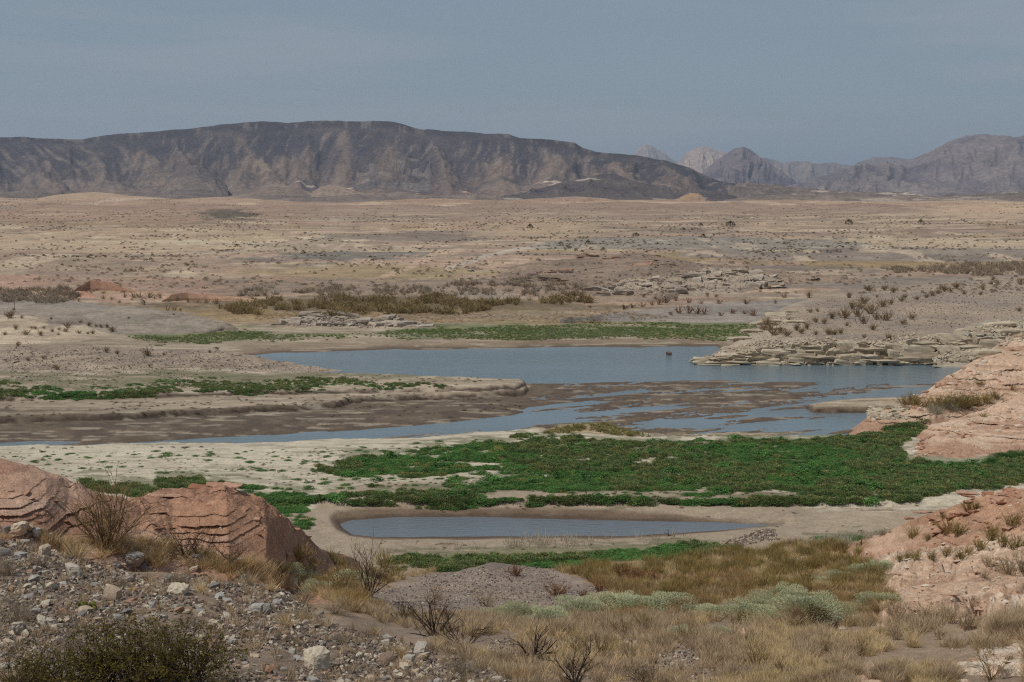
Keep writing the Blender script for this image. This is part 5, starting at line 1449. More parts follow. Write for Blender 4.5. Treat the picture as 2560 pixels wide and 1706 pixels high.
# ------------------------------------------------------------------ foreground boulders, stones and gravel
BOUL = [  # px, base row, width, height (photo pixels), mesh, material, label
    (332, 1412, 66, 34, 2, 'grey', 'largest grey boulder lying flat below the tall twiggy bush'),
    (186, 1446, 46, 30, 1, 'pale', 'rounded cream boulder with a cracked face on the left gravel slope'),
    (112, 1390, 32, 28, 2, 'pale', 'pale upright boulder between the straw tufts on the left'),
    (282, 1500, 34, 42, 3, 'pale', 'pointed pale rock standing up above the prickly pear'),
    (446, 1486, 58, 28, 4, 'pale', 'long low white rock to the right of the pointed one'),
    (46, 1588, 36, 36, 5, 'pale', 'pale grey rock at the left edge beside the grey bush'),
    (106, 1566, 32, 26, 0, 'pale', 'chunky pale rock right of the dry grey bush'),
    (27, 1634, 36, 30, 1, 'pale', 'cream rock just above the creosote bush at the left edge'),
    (50, 1338, 52, 36, 2, 'pale', 'whitish boulder at the crest beside the straw grass on the left'),
    (8, 1392, 30, 26, 3, 'grey', 'blue grey boulder cut by the left edge'),
    (580, 1634, 26, 20, 4, 'pale', 'round cream stone on bare soil right of the creosote bush'),
    (580, 1612, 26, 16, 5, 'grey', 'grey stone just above the round cream one'),
    (568, 1548, 26, 16, 0, 'pale', 'white stone on bare soil above the grey one'),
    (793, 1676, 64, 44, 1, 'pale', 'big tan boulder with a dark cap at the bottom centre'),
    (640, 1532, 34, 24, 2, 'grey', 'left grey boulder of the pair left of the straw tufts'),
    (668, 1534, 32, 30, 3, 'grey', 'right grey boulder of the pair left of the straw tufts'),
    (724, 1476, 50, 34, 4, 'pale', 'pale split boulder at the brow of the gravel slope'),
    (1050, 1632, 38, 22, 5, 'pale', 'white rock to the right of the dry tuft at the bottom'),
    (1060, 1654, 40, 26, 0, 'pale', 'pinkish pale rock under the white one at the bottom'),
    (972, 1664, 42, 24, 1, 'brown', 'reddish brown rock at the bottom centre'),
    (1022, 1656, 26, 20, 2, 'grey', 'dark grey rock beside the reddish brown one'),
    (1244, 1706, 24, 18, 3, 'pale', 'small white block cut by the bottom edge'),
    (1128, 1632, 34, 16, 4, 'pale', 'flat pale stone below the dead shrub'),
    (496, 1398, 26, 14, 5, 'grey', 'flat grey stone under the leaning shrubs'),
    (484, 1432, 32, 20, 0, 'pale', 'white stone at the brow right of the straw grass'),
    (600, 1404, 30, 10, 2, 'pale', 'thin flat pale slab at the foot of the red bank'),
    (534, 1470, 26, 14, 3, 'grey', 'dark flat stone with a shadowed side near the straw tuft'),
    (322, 1455, 30, 16, 4, 'pale', 'broken pale stone between the boulder and the pointed rock'),
]
BM = {k: fresh(BIG, M[k + '_stone']) for k in ('pale', 'grey', 'brown')}
for px, py, wp, hp, k, mt, lab in BOUL:
    x, y, z = spot(px, py)
    if y == y:
        q = y / F
        thing('boulder' if wp > 30 else 'rock', lab, 'rock', (x, y, z - .03 * hp * q), rr.uniform(0, 6.3), (wp * q, wp * q * .8, hp * q * 1.25), None, BM[mt][k])
GRAV = [(-60, 1335), (60, 1318), (180, 1388), (330, 1408), (450, 1440), (620, 1452), (720, 1480), (840, 1560), (960, 1592), (1060, 1632), (1160, 1650), (1300, 1720), (-60, 1720)]
RM = {k: fresh(ROCK, M[k + '_stone']) for k in ('pale', 'grey', 'brown')}
q = rand_in(GRAV, 290)
X, Y, Z = hit(q[:, 0], q[:, 1])
for i in range(len(q)):
    if Y[i] == Y[i]:
        wpx = 10 + 16 * rr.uniform() ** 1.8
        k = ('pale', 'grey', 'grey', 'brown', 'pale')[rr.integers(0, 5)]
        e = wpx * Y[i] / F
        thing('stone', {'pale': 'small pale angular stone lying loose on the gravel slope', 'grey': 'small grey angular stone lying loose on the gravel slope', 'brown': 'small brownish stone lying loose on the gravel slope'}[k], 'stone',
              (X[i], Y[i], Z[i] - .14 * e), rr.uniform(0, 6.3), (e * rr.uniform(.9, 1.3), e, e * rr.uniform(.7, 1.1)), 'loose %s stones on the gravel slope' % k, RM[k][rr.integers(0, 12)])
PEBP = [ROCK[i].copy() for i in range(4)]
PEB = fresh([m_pebbles(s_) for s_ in range(101, 107)] + [ROCK[i].copy() for i in range(6)], M['gravel'])
PEBS = {}
def gravel(name, lab, poly, n, lo, hi, pw=2.5, soft=20, mt='gravel', bare=None):
    q_ = rand_in(poly, n, soft=soft)
    if bare is not None:
        q_ = q_[RNG.uniform(0, 1, len(q_)) > bare(q_[:, 0], q_[:, 1])]
        n = len(q_)
    X, Y, Z = hit(q_[:, 0], q_[:, 1])
    s_ = (lo + (hi - lo) * RNG.uniform(0, 1, n) ** pw) * Y / F
    if mt not in PEBS:
        PEBS[mt] = fresh(PEB if mt == 'gravel' else PEBP, M[mt])
    scatter(name, lab, X, Y, Z - .14 * s_, s_, PEBS[mt], M[mt], .4)
gravel('gravel', 'grey and white gravel covering the near left slope', GRAV, 33000, 1.8, 10.5, 2.5, bare=lambda u, v: np.clip(.95 * np.maximum(ss(.3, .65, fbm(u / 130, v / 55, 4, 225)), ss(30, -30, np.hypot((u - 620) / 2.2, (v - 1655) / 1.0) - 40 + 30 * fbm(u / 60, v / 30, 4, 226))), 0, .95))
gravel('gravel', 'loose gravel between dry grass at the bottom', [(1150, 1640), (1400, 1580), (1800, 1580), (1900, 1660), (2000, 1720), (1250, 1720)], 5000, 2, 9)
gravel('gravel', 'fine gravel sprinkled over the smooth mound', [(900, 1490), (1000, 1462), (1110, 1434), (1240, 1414), (1320, 1416), (1450, 1452), (1530, 1486), (1400, 1520), (1000, 1540)], 5000, 1.0, 4.5, 3.2)
gravel('gravel', 'pebbles heaped on the small mound at the pool', [(1810, 1366), (1850, 1346), (1900, 1328), (1940, 1328), (2010, 1362)], 900, 1.6, 6, 2)
gravel('rubble', 'broken pale rubble caught between the lakeside cliff blocks', [(1760, 900), (1850, 862), (1960, 852), (2150, 846), (2340, 842), (2480, 812), (2560, 800), (2560, 850), (2420, 906), (2200, 912), (1800, 911)], 2600, 2, 10, 2.2, 6, 'cliff_stone')
gravel('rubble', 'broken rubble on the pale rock outcrop of the far shore', [(712, 814), (770, 790), (830, 781), (900, 802), (985, 797), (1058, 817), (900, 819)], 600, 1.5, 7, 2.2, 4, 'outcrop_stone')
gravel('rubble', 'broken rubble among the pale ledges of the plain', [(1475, 738), (1560, 702), (1700, 692), (1760, 674), (1860, 674), (1955, 704), (1850, 722), (1700, 740)], 900, 1.2, 6, 2.2, 10, 'outcrop_stone')
gravel('gravel', 'small stones strewn along the gravel spit', [(0, 870), (420, 874), (680, 903), (850, 926), (600, 938), (0, 960)], 3500, .9, 3, 2.5)
gravel('gravel', 'small stones strewn over the right hand hill', [(1850, 845), (1960, 780), (2100, 742), (2560, 705), (2560, 800), (2200, 846), (1900, 872)], 3500, .9, 3.2, 2.5)
gravel('gravel', 'rubble lying on the pinkish banks at the right', [(2150, 1050), (2300, 990), (2560, 840), (2560, 1130), (2400, 1165), (2280, 1150), (2330, 1060)], 1500, 1.0, 4.5, 4, mt='pink_stone')
gravel('gravel', 'rubble lying on the red bank at the left', [(0, 1160), (170, 1210), (430, 1225), (600, 1240), (790, 1375), (600, 1400), (300, 1330), (0, 1310)], 1100, 1.0, 5, 4, mt='pink_stone')
gravel('gravel', 'rubble lying on the right hand ledges', [(2200, 1340), (2560, 1235), (2560, 1680), (2450, 1650), (2250, 1540), (2200, 1430)], 1600, 1.2, 6, 4, mt='pink_stone')

# ------------------------------------------------------------------ uncountable plants
def cover(name, lab, q_, lo, hi, protos, mat, sq=1.0, tilt=.1):
    X, Y, Z = hit(q_[:, 0], q_[:, 1])
    s_ = RNG.uniform(lo, hi, len(q_)) * Y / F
    scatter(name, lab, X, Y, Z, np.stack([s_ * sq, s_ * sq, s_], -1), protos, mat, tilt)
LG, DG = fresh(LEAFY, M['green']), fresh(DOMEL, M['reedgreen'])
q = np.concatenate([rand_in(g_, n_, soft=8) for g_, n_ in zip(GREENS, (26000, 4200, 7500, 3800, 350, 1600))])
X, Y, Z = hit(q[:, 0], q[:, 1])
u_, v_ = q[:, 0], q[:, 1]
far_ok = (Y > 84) & (Y < 235) & (Z < 1.6)
gk = greenness(u_, v_)
ok = far_ok & (RNG.uniform(0, 1, len(q)) < gk ** 1.5)
sz = RNG.uniform(.25, 1.0, len(q)) ** 1.3 * (0.45 + .5 * gk) * np.where(Y > 170, .72, 1.0)
patch = fbm(X / 9, Y / 9, 4, 210)
a1 = ok & (patch > -.15)
a2 = ok & (patch <= .1)
scatter('green_plants', 'low broad leaved green plants carpeting the lake bed', X[a1], Y[a1], Z[a1], np.stack([sz[a1] * 1.2, sz[a1] * 1.2, sz[a1] * .66], -1), LG, M['green'])
scatter('green_grass', 'soft green grass patches among the leafy plants', X[a2], Y[a2], Z[a2], np.stack([sz[a2] * 1.3, sz[a2] * 1.3, sz[a2] * .7], -1), DG, M['reedgreen'])
big = rand_in(GREENS[0], 420, soft=8)
X, Y, Z = hit(big[:, 0], big[:, 1])
k_ = (Z < 1.6) & (RNG.uniform(0, 1, len(big)) < .15 + .5 * greenness(big[:, 0], big[:, 1]))
sz = RNG.uniform(.9, 1.9, len(big))
scatter('green_plants', 'taller leafy clumps standing out of the green carpet', X[k_], Y[k_], Z[k_], np.stack([sz, sz, sz * .9], -1)[k_], LG, M['green'])
M['yellow'] = fol_mat('yellow_leaf', L(104, 108, 58), L(142, 138, 82), L(132, 118, 76), .2, .3)
yl = fresh(LEAFY, M['yellow'])
big = rand_in(GREENS[0], 1500, soft=8)
big = big[(fbm(big[:, 0] / 50, big[:, 1] / 6, 4, 224) > .25) & (greenness(big[:, 0], big[:, 1]) > .3)]
X, Y, Z = hit(big[:, 0], big[:, 1])
k_ = Z < 1.6
sz = RNG.uniform(.5, 1.0, len(big))
scatter('yellowing_plants', 'yellowing brown patches among the green plants', X[k_], Y[k_], Z[k_], np.stack([sz * 1.2, sz * 1.2, sz * .95], -1)[k_], yl, M['yellow'])
FT = fresh([m_tuft(s_, 46, .5, .05, .3) for s_ in (4, 5)], M['reedgreen'])
q = rand_in(FARGREEN, 9000, soft=6)
q = q[RNG.uniform(0, 1, len(q)) < fargreen(q[:, 0], q[:, 1])]
cover('green_grass', 'thin green grass along the far shore', q, 2, 6, FT, M['reedgreen'], 1.6)
q = rand_in([(1345, 1086), (1400, 1068), (1455, 1058), (1510, 1058), (1570, 1078), (1640, 1096), (1560, 1092), (1480, 1078), (1420, 1084)], 260, soft=3)
M['mound'] = fol_mat('mound_grass', L(108, 112, 62), L(158, 146, 92), L(160, 142, 104), .2, .3)
cover('mound_grass', 'yellow green grass on the small stony mound', q, 5, 13, fresh(FT, M['mound']), M['mound'], 1.2)
OW, RW, DW = (fresh([m_tuft(s_, 60, .42, .02, .28) for s_ in (6, 7)], M[k]) for k in ('olive', 'rusty', 'dry'))
SW0 = fresh(DW, M['straw'])
WASH = [(760, 1470), (830, 1430), (1000, 1440), (1150, 1440), (1340, 1430), (1600, 1410), (1850, 1385), (2000, 1360), (2150, 1370), (2140, 1400), (2210, 1420), (2200, 1470), (2240, 1500), (2180, 1560), (1900, 1560), (1700, 1570), (1350, 1570), (1100, 1590), (900, 1540)]
q = rand_in(WASH, 9500, soft=12)
inm = sdf([(900, 1480), (1100, 1432), (1240, 1412), (1330, 1414), (1460, 1452), (1530, 1490), (1400, 1530), (1000, 1540)], q[:, 0], q[:, 1]) > -4
q = q[~inm]
q = q[fbm(q[:, 0] / 55, q[:, 1] / 14, 4, 222) > -.42]
zz_ = (q[:, 1] - 1470) / 40 + fbm(q[:, 0] / 110, q[:, 1] / 30, 4, 211) * 1.6
c1, c2 = zz_ < -.1, (zz_ >= -.1) & (zz_ < 1.5)
c3 = zz_ >= 1.5
tl = fbm(q[:, 0] / 38, q[:, 1] / 11, 4, 223)
cover('olive_weeds', 'tall olive weeds filling the wash behind the gravel mound', q[c1 & (tl > -.1)], 16, 44, OW, M['olive'])
cover('rusty_weeds', 'tall rusty brown weeds in the middle of the wash', q[c2 & (tl > -.1)], 16, 44, RW, M['rusty'])
cover('pale_weeds', 'bleached straw weeds mixed into the wash', q[(c1 | c2) & (tl <= -.1)], 12, 30, SW0, M['straw'])
cover('dry_grass', 'dry tan grass at the near side of the wash', q[c3], 20, 38, DW, M['dry'])
q = np.concatenate([rand_in([(1040, 1600), (1300, 1560), (1700, 1580), (2200, 1550), (2300, 1570), (2420, 1640), (2380, 1720), (1300, 1720), (1150, 1660)], 2300, soft=14), rand_in([(1880, 1560), (2560, 1540), (2560, 1600), (2400, 1650), (2380, 1720), (1800, 1720)], 2800, soft=14)])
q = q[fbm(q[:, 0] / 90, q[:, 1] / 35, 4, 212) > -.14]
k_ = fbm(q[:, 0] / 120, q[:, 1] / 40, 4, 218)
SW = fresh(DW, M['straw'])
cover('dry_grass', 'thin dry grass over the nearest slope', q[k_ > -.1], 20, 52, DW, M['dry'], 1.1)
cover('dry_grass', 'pale straw grass over the nearest slope', q[k_ <= -.1], 16, 40, SW, M['straw'], 1.1)
q = rand_in([(120, 1360), (260, 1395), (420, 1420), (620, 1450), (760, 1480), (900, 1540), (840, 1470), (760, 1430), (560, 1400), (420, 1370), (300, 1350)], 420, soft=14)
q = q[fbm(q[:, 0] / 60, q[:, 1] / 20, 3, 219) > -.2]
cover('dry_grass', 'straw coloured grass along the brow of the gravel slope', q, 24, 50, SW, M['straw'])
q = rand_in(GRAV, 420, soft=5)
cover('dry_grass', 'wisps of dry grass between the stones', q, 18, 44, DW, M['dry'])
# far brush
WB = fresh(WISPL, M['tam'])
q = rand_in([(440, 772), (560, 764), (720, 752), (1000, 748), (1250, 752), (1480, 750), (1470, 757), (1250, 770), (1100, 784), (900, 784), (720, 778), (560, 784)], 1100, soft=12)
q = q[fbm(q[:, 0] / 60, q[:, 1] / 10, 4, 217) > -.3]
X, Y, Z = hit(q[:, 0], q[:, 1])
s_ = (5 + 19 * RNG.uniform(0, 1, len(q)) ** 1.6) * Y / F
scatter('brush_thicket', 'olive brown brush thicket across the far shore', X, Y, Z, np.stack([s_ * 1.4, s_ * 1.4, s_], -1), WB, M['tam'])
GBm = fresh(WISPL, M['greybush'])
q = rand_in([(560, 735), (700, 722), (1000, 712), (1300, 705), (1460, 700), (1480, 735), (1200, 742), (700, 745)], 800, soft=10)
q = q[fbm(q[:, 0] / 70, q[:, 1] / 9, 4, 221) > -.25]
cover('grey_brush', 'grey leafless brush behind the olive thicket', q, 5, 15, GBm, M['greybush'], 1.3)
q = rand_in([(0, 728), (160, 722), (200, 745), (150, 760), (0, 755)], 240, soft=4)
cover('grey_brush', 'grey brown brush left of the red knolls', q, 6, 16, GBm, M['greybush'], 1.3)
q = rand_in([(2200, 672), (2560, 655), (2560, 690), (2400, 688), (2250, 684)], 330, soft=5)
cover('grey_brush', 'grey brown brush on the right of the plain', q, 5, 15, GBm, M['greybush'], 1.4)
q = np.concatenate([rand_in([(620, 795), (740, 780), (1000, 786), (1560, 780), (1700, 800), (1400, 808), (900, 802)], 700, soft=5)])
cover('ochre_grass', 'ochre grass strip behind the far green shore', q, 2, 6, fresh([FT[0], FT[1]], M['dry']), M['dry'], 1.8)
DB = fresh(DOMEL, M['darkbush'])
pts = RNG.uniform([-40, 498], [2600, 645], (17000, 2))
dn = fbm(pts[:, 0] / 160, pts[:, 1] / 7, 4, 213)
pts = pts[RNG.uniform(-.3, .9, len(pts)) < dn + .35 * (pts[:, 1] > 540) * (pts[:, 1] < 560)]
X, Y, Z = hit(pts[:, 0], pts[:, 1])
sz = RNG.uniform(.3, 1.0, len(pts)) ** 1.4 * (.75 + .00025 * Y)
scatter('desert_scrub', 'countless small dark bushes speckling the far plain', X, Y, Z, np.stack([sz * 1.4, sz * 1.4, sz * .8], -1), DB, M['darkbush'])
pts = RNG.uniform([-40, 640], [2600, 735], (2400, 2))
pts = pts[fbm(pts[:, 0] / 130, pts[:, 1] / 14, 4, 214) > 0]
X, Y, Z = hit(pts[:, 0], pts[:, 1])
sz = RNG.uniform(.3, .8, len(pts))
scatter('desert_scrub', 'low grey brown scrub over the nearer plain', X, Y, Z, np.stack([sz * 1.7, sz * 1.7, sz], -1), fresh(DOMEL, M['greybush']), M['greybush'])
# sprigs on the flats
pts = np.concatenate([RNG.uniform([-40, 1118], [1330, 1215], (900, 2)), RNG.uniform([1200, 1215], [2300, 1268], (350, 2)), RNG.uniform([-40, 930], [1300, 1045], (900, 2)), RNG.uniform([-40, 870], [680, 925], (260, 2)), RNG.uniform([900, 1270], [2250, 1395], (160, 2))])
pts = pts[fbm(pts[:, 0] / 120, pts[:, 1] / 9, 3, 215) > -.15]
X, Y, Z = hit(pts[:, 0], pts[:, 1])
kz = (Z > .12) & (Z < 3) & (Y > 84)
sz = RNG.uniform(.08, .30, len(pts)) * np.where(Y < 135, .75, 1.2)
scatter('small_sprigs', 'small dull green sprigs scattered over the mud flats', X[kz], Y[kz], Z[kz], np.stack([sz * 1.8, sz * 1.8, sz * .6], -1)[kz], fresh(DOMEL, M['darkbush']), M['darkbush'])
RD = fresh([m_tuft(s_, 7, .3, .035, .5) for s_ in (8, 9)], M['reed'])
q = np.concatenate([rand_in([(1260, 1372), (1480, 1372), (1500, 1352), (1300, 1350)], 70), rand_in([(1080, 1376), (1280, 1376), (1300, 1366), (1100, 1366)], 16), rand_in([(1330, 1352), (1700, 1350), (1720, 1342), (1340, 1345)], 26)])
cover('dead_reeds', 'thin bleached reeds along the near edge of the pool', q, 20, 46, RD, M['reed'], .7)
q = np.concatenate([rand_in([(300, 858), (620, 850), (560, 836), (340, 846)], 130), rand_in([(1300, 852), (1600, 850), (1650, 826), (1380, 826)], 170)])
cover('pale_reeds', 'thin pale stalks standing in the far green grass', q, 7, 15, fresh(RD, M['reed']), M['reed'], .6)
q = np.concatenate([rand_in([(2320, 1085 - 60), (2420, 1062 - 60), (2390, 1050 - 20), (2330, 1060 - 20)], 90), rand_in([(1950, 1365), (2150, 1338), (2240, 1330), (2100, 1372)], 120)])
cover('pale_grass', 'bleached pale grass on the right hand banks', q, 14, 30, fresh([DW[0], DW[1]], M['reed']), M['reed'])

# ------------------------------------------------------------------ bushes one can count
def many(name, pts, protos, mat, label, cat, group, wide=(.9, 1.25)):
    put_many(name, pts, fresh(protos, M[mat]), M[mat], label, cat, group, wide=wide)
hb = [(2080, 797, 24), (2112, 796, 34), (2144, 792, 30), (2178, 785, 38), (2215, 802, 30), (2159, 810, 28), (2117, 815, 14), (2130, 774, 26), (2159, 760, 26), (2208, 768, 26), (2228, 762, 18), (2255, 755, 18), (2280, 799, 22), (2258, 812, 20), (2183, 826, 20),
      (2102, 836, 22), (2072, 837, 22), (2086, 838, 18), (2040, 838, 16), (2018, 824, 24), (1992, 827, 24), (1967, 842, 24), (1936, 838, 26), (1917, 812, 24), (1939, 816, 14), (2060, 810, 22), (2040, 807, 18), (1973, 802, 12), (2026, 782, 14), (2044, 780, 12),
      (2122, 745, 20), (2172, 727, 22), (2023, 745, 22), (2211, 726, 18), (2234, 733, 20), (2360, 729, 22), (2392, 722, 22), (2410, 737, 14), (2332, 741, 16), (2458, 726, 14), (2452, 738, 12), (2478, 713, 14), (2495, 712, 14), (2553, 712, 20), (2548, 779, 14),
      (2224, 850, 22), (2161, 845, 14), (2293, 751, 14), (2192, 744, 10), (2262, 746, 14), (2483, 701, 12), (1952, 832, 22), (1908, 826, 22), (2004, 834, 20), (1926, 826, 26), (2150, 772, 22), (2192, 800, 22), (2316, 745, 14), (2345, 735, 16), (2376, 730, 14)]
for lo_, hi2, tx in ((0, 760, 'on the upper stony hill'), (760, 802, 'in the middle of the stony hill'), (802, 900, 'near the cliff edge')):
    many('hill_bush', [p_ for p_ in hb if lo_ <= p_[1] < hi2], WISP, 'hillbush', 'feathery brown bush ' + tx, 'bush', 'brown bushes on the hill above the cliff')
lb_ = [(25, 796, 26), (39, 824, 16), (64, 838, 18), (101, 839, 16), (131, 830, 12), (170, 820, 20), (164, 830, 14), (196, 834, 12), (232, 836, 14), (222, 816, 14), (253, 820, 12), (280, 830, 18), (268, 820, 14), (201, 808, 12), (128, 800, 10), (54, 797, 12), (12, 838, 12),
       (79, 822, 10), (88, 823, 10), (110, 822, 10), (148, 826, 10), (240, 818, 10), (220, 836, 10), (146, 838, 8), (34, 776, 8), (322, 797, 8), (435, 790, 8)]
many('hill_bush', lb_, WISP, 'hillbush', 'small brown green bush on the pale low hill', 'bush', 'bushes on the pale low hill')
many('spit_bush', [(266, 882, 20), (293, 886, 14), (369, 890, 24), (524, 883, 12), (141, 925, 18), (543, 874, 10), (45, 866, 14), (410, 888, 8), (70, 902, 12), (110, 898, 14), (374, 918, 10)], WISP, 'hillbush', 'small bush standing alone on the gravel spit', 'bush', 'bushes on the gravel spit')
fb = [(361, 762, 20), (312, 744, 16), (335, 745, 18), (350, 744, 16), (372, 745, 20), (388, 748, 14), (402, 746, 18), (420, 750, 14), (260, 748, 14), (278, 750, 12), (196, 754, 12), (417, 776, 16), (436, 776, 16), (452, 778, 10), (440, 752, 14), (470, 756, 16), (492, 758, 14), (515, 758, 16), (540, 760, 18),
      (550, 772, 20), (583, 775, 20), (612, 772, 22), (640, 774, 24), (662, 772, 20), (690, 776, 22), (720, 778, 20), (600, 756, 16), (630, 754, 14), (300, 758, 10), (330, 752, 10), (680, 762, 20)]
many('shore_bush', fb, WISPL, 'tam', 'dark brown bush in the brush below the red knolls', 'bush', 'brown bushes below the red knolls')
rb = [(1700, 785, 26), (1722, 784, 26), (1745, 786, 24), (1760, 786, 22), (1678, 788, 14), (1560, 774, 18), (1580, 770, 14), (1648, 762, 22), (1665, 758, 18), (1605, 768, 14), (1630, 764, 14), (1690, 752, 14), (1720, 758, 16), (1752, 760, 12), (1796, 760, 16), (1864, 760, 16), (1770, 742, 16), (1790, 744, 12), (1720, 726, 12),
      (1830, 784, 16), (1885, 790, 22), (1862, 786, 14), (1800, 790, 14), (1402, 762, 12), (1475, 770, 10), (1940, 760, 14), (1925, 720, 14), (1900, 730, 10), (1960, 745, 16), (1810, 704, 10), (1745, 720, 10), (1550, 690, 8), (1850, 726, 10), (1608, 745, 12), (1640, 748, 12)]
many('flat_bush', rb, WISPL, 'redbush', 'reddish brown bush on the grey gravel flats', 'bush', 'reddish bushes on the grey gravel flats')
r2 = np.random.default_rng(77)
q = r2.uniform([-10, 556], [2570, 700], (900, 2))
q = q[fbm(q[:, 0] / 200, q[:, 1] / 20, 3, 216) > -.15][:225]
many('desert_bush', [(x, y, r2.uniform(2.5, 5.5) * (1 + (y - 556) / 200)) for x, y in q], DOMEL, 'darkbush', 'small round dark bush dotted on the tan desert plain', 'bush', 'round dark bushes dotted over the plain', (1.1, 1.6))
for px, py, h, lab in ((1325, 572, 13, 'dark green tree alone on the plain right of the mesa centre'), (1826, 567, 16, 'tallest dark green tree alone on the plain'), (1752, 566, 9, 'small green tree just left of the tallest one'), (2122, 562, 15, 'dark green tree on the plain under the low ridge'),
                       (2302, 560, 12, 'rightmost dark green tree on the plain'), (1470, 612, 12, 'broad dark bush on the grey bench beside the road'), (1402, 612, 9, 'dark bush left of the broad one by the road'), (1590, 593, 12, 'dark bush on the pale bench above the road'), (1758, 594, 10, 'dark bush right of the pale bench'), (1440, 628, 7, 'small dark bush just below the road')):
    x, y, z = spot(px, py)
    k = h * y / F
    t = thing('desert_tree', lab, 'tree', (x, y, z), 0, (k * 1.5, k * 1.5, k))
    block(t, fresh([DOMEL[0]], M['darkbush'])[0], (0, 0, .12), (1, 1, 1.3), (0, 0, px), M['darkbush'], 'crown')
    B = MBuf()
    tube(B, [(0, 0, -.1), (.02, 0, .3), (.0, .02, .6)], .05, .02, .2)
    block(t, B.mesh('trunk'), (0, 0, 0), (1, 1, 1), (0, 0, 0), M['wood'], 'trunk')
# green clumps on the pale sand
q = np.concatenate([rand_in([(20, 1135), (700, 1122), (1050, 1108), (1280, 1092), (1180, 1116), (900, 1135), (700, 1180), (300, 1185), (100, 1180)], 110, r2), r2.uniform([720, 1196], [1350, 1216], (45, 2)), r2.uniform([1300, 1222], [2250, 1256], (70, 2))])
many('green_clump', [(x, y, r2.uniform(3, 10)) for x, y in q], LEAFY, 'green', 'low green clump growing alone on the pale sand', 'plant', 'green clumps on the pale sand', (1.8, 3.2))
many('green_clump', [(418, 1140, 12), (166, 1138, 6), (527, 1136, 9), (272, 1169, 7), (1042, 1109, 10), (1097, 1104, 9), (1077, 1124, 8), (107, 1130, 6), (620, 1230, 14), (720, 1262, 20), (775, 1300, 16)], LEAFY, 'green', 'large low green mound of leaves on the pale sand', 'plant', 'large green mounds on the pale sand', (2.0, 3.4))
# sage and weeds in the wash
sage = [(1310, 1530, 46, 1.9), (1370, 1538, 44, 2.0), (1450, 1522, 50, 2.3), (1540, 1508, 50, 2.2), (1600, 1512, 50, 2.2), (1665, 1505, 46, 2.2), (1740, 1516, 34, 2.4), (1800, 1522, 40, 2.2), (1880, 1530, 62, 2.0), (1950, 1530, 66, 2.0), (2020, 1518, 62, 2.0), (2075, 1510, 46, 1.8), (1990, 1490, 46, 2), (1920, 1500, 48, 2.0), (1960, 1474, 40, 2.2), (2030, 1490, 44, 2.2), (1900, 1515, 50, 2.0),
        (2200, 1490, 34, 3.0), (2100, 1430, 30, 2.3), (2160, 1416, 34, 2.3), (2050, 1440, 24, 2.5), (2210, 1406, 30, 2.3), (1260, 1525, 36, 2), (760, 1440, 50, 1.6), (800, 1462, 44, 1.8), (720, 1425, 42, 1.4), (880, 1440, 46, 2.0), (1700, 1575, 30, 2.4), (1800, 1570, 28, 2.6)]
SG = fresh(DOME, M['sage'])
for lo_, hi2, tx in ((0, 1000, 'below the end of the red bank'), (1000, 1700, 'right of the gravel mound'), (1700, 3000, 'on the right of the wash')):
    g_ = sorted(p_ for p_ in sage if lo_ <= p_[0] < hi2)
    for n_, (px, py, h, wd) in enumerate(g_):
        put_many('sage_bush', [(px, py + 20, h * (1.75 if 1200 < px < 1720 else 1.5))], SG, M['sage'], 'pale grey green sage bush %s, %s from the left' % (tx, ORD[n_]), 'bush', 'pale sage bushes in the wash', wide=(wd * .85, wd * .95))
many('wash_bush', [(float(a_), float(b_), r2.uniform(30, 56)) for a_, b_ in rand_in(WASH, 38, r2) if not (880 < a_ < 1560 and 1400 < b_ < 1545)], WISP, 'olive', 'feathery olive bush standing among the weeds of the wash', 'bush', 'olive bushes among the weeds', (.9, 1.5))
wash = [(1100 + 0, 1545, 40), (1640, 1460, 44), (1560, 1452, 50), (1590, 1458, 46), (1290, 1440, 34), (1390, 1490, 44), (1500, 1480, 36), (1460, 1495, 30)]
many('rust_bush', wash, WISP, 'redbush', 'rusty brown feathery bush beside the gravel mound', 'bush', 'rusty bushes beside the gravel mound', (1.0, 1.5))
many('olive_bush', [(745, 1412, 66), (775, 1425, 60), (960, 1420, 60), (985, 1440, 50), (930, 1450, 54), (830, 1400, 40), (700, 1440, 50), (850, 1430, 46)], WISP, 'olive', 'tall olive brown bush at the right end of the red bank', 'bush', 'olive bushes at the end of the red bank')
rbk = [(2285, 1350, 42), (2370, 1335, 52), (2395, 1340, 46), (2320, 1352, 26), (2420, 1282, 36), (2440, 1276, 30), (2360, 1300, 26), (2530, 1318, 50), (2480, 1352, 50), (2510, 1368, 46), (2540, 1372, 52), (2450, 1376, 40), (2420, 1388, 34), (2400, 1396, 30), (2330, 1400, 32), (2290, 1402, 36), (2270, 1396, 30), (2250, 1404, 28), (2365, 1390, 30)]
many('bank_bush', rbk, WISP, 'olive', 'olive brown bush on the orange red bank at the right', 'bush', 'bushes on the orange red bank')
many('bank_grass', [(2262, 1016, 34), (2290, 1020, 40), (2315, 1018, 30), (2345, 1020, 42), (2375, 1020, 46), (2400, 1022, 46), (2420, 1020, 46), (2440, 1016, 40), (2465, 1010, 34), (2490, 1000, 30), (2280, 1005, 30), (2450, 965, 18), (2530, 975, 16), (2460, 1045, 18)], WISP, 'olive', 'brown olive reedy bush on the pinkish bank by the lake', 'bush', 'reedy bushes on the pinkish bank', (1.0, 1.4))
many('green_bush', [(2480, 1160, 30), (2515, 1150, 34), (2550, 1148, 36), (2500, 1172, 24), (2540, 1176, 26)], DOME, 'green', 'dense green bush in the gully at the right edge', 'bush', 'green bushes in the gully', (1.6, 2.4))
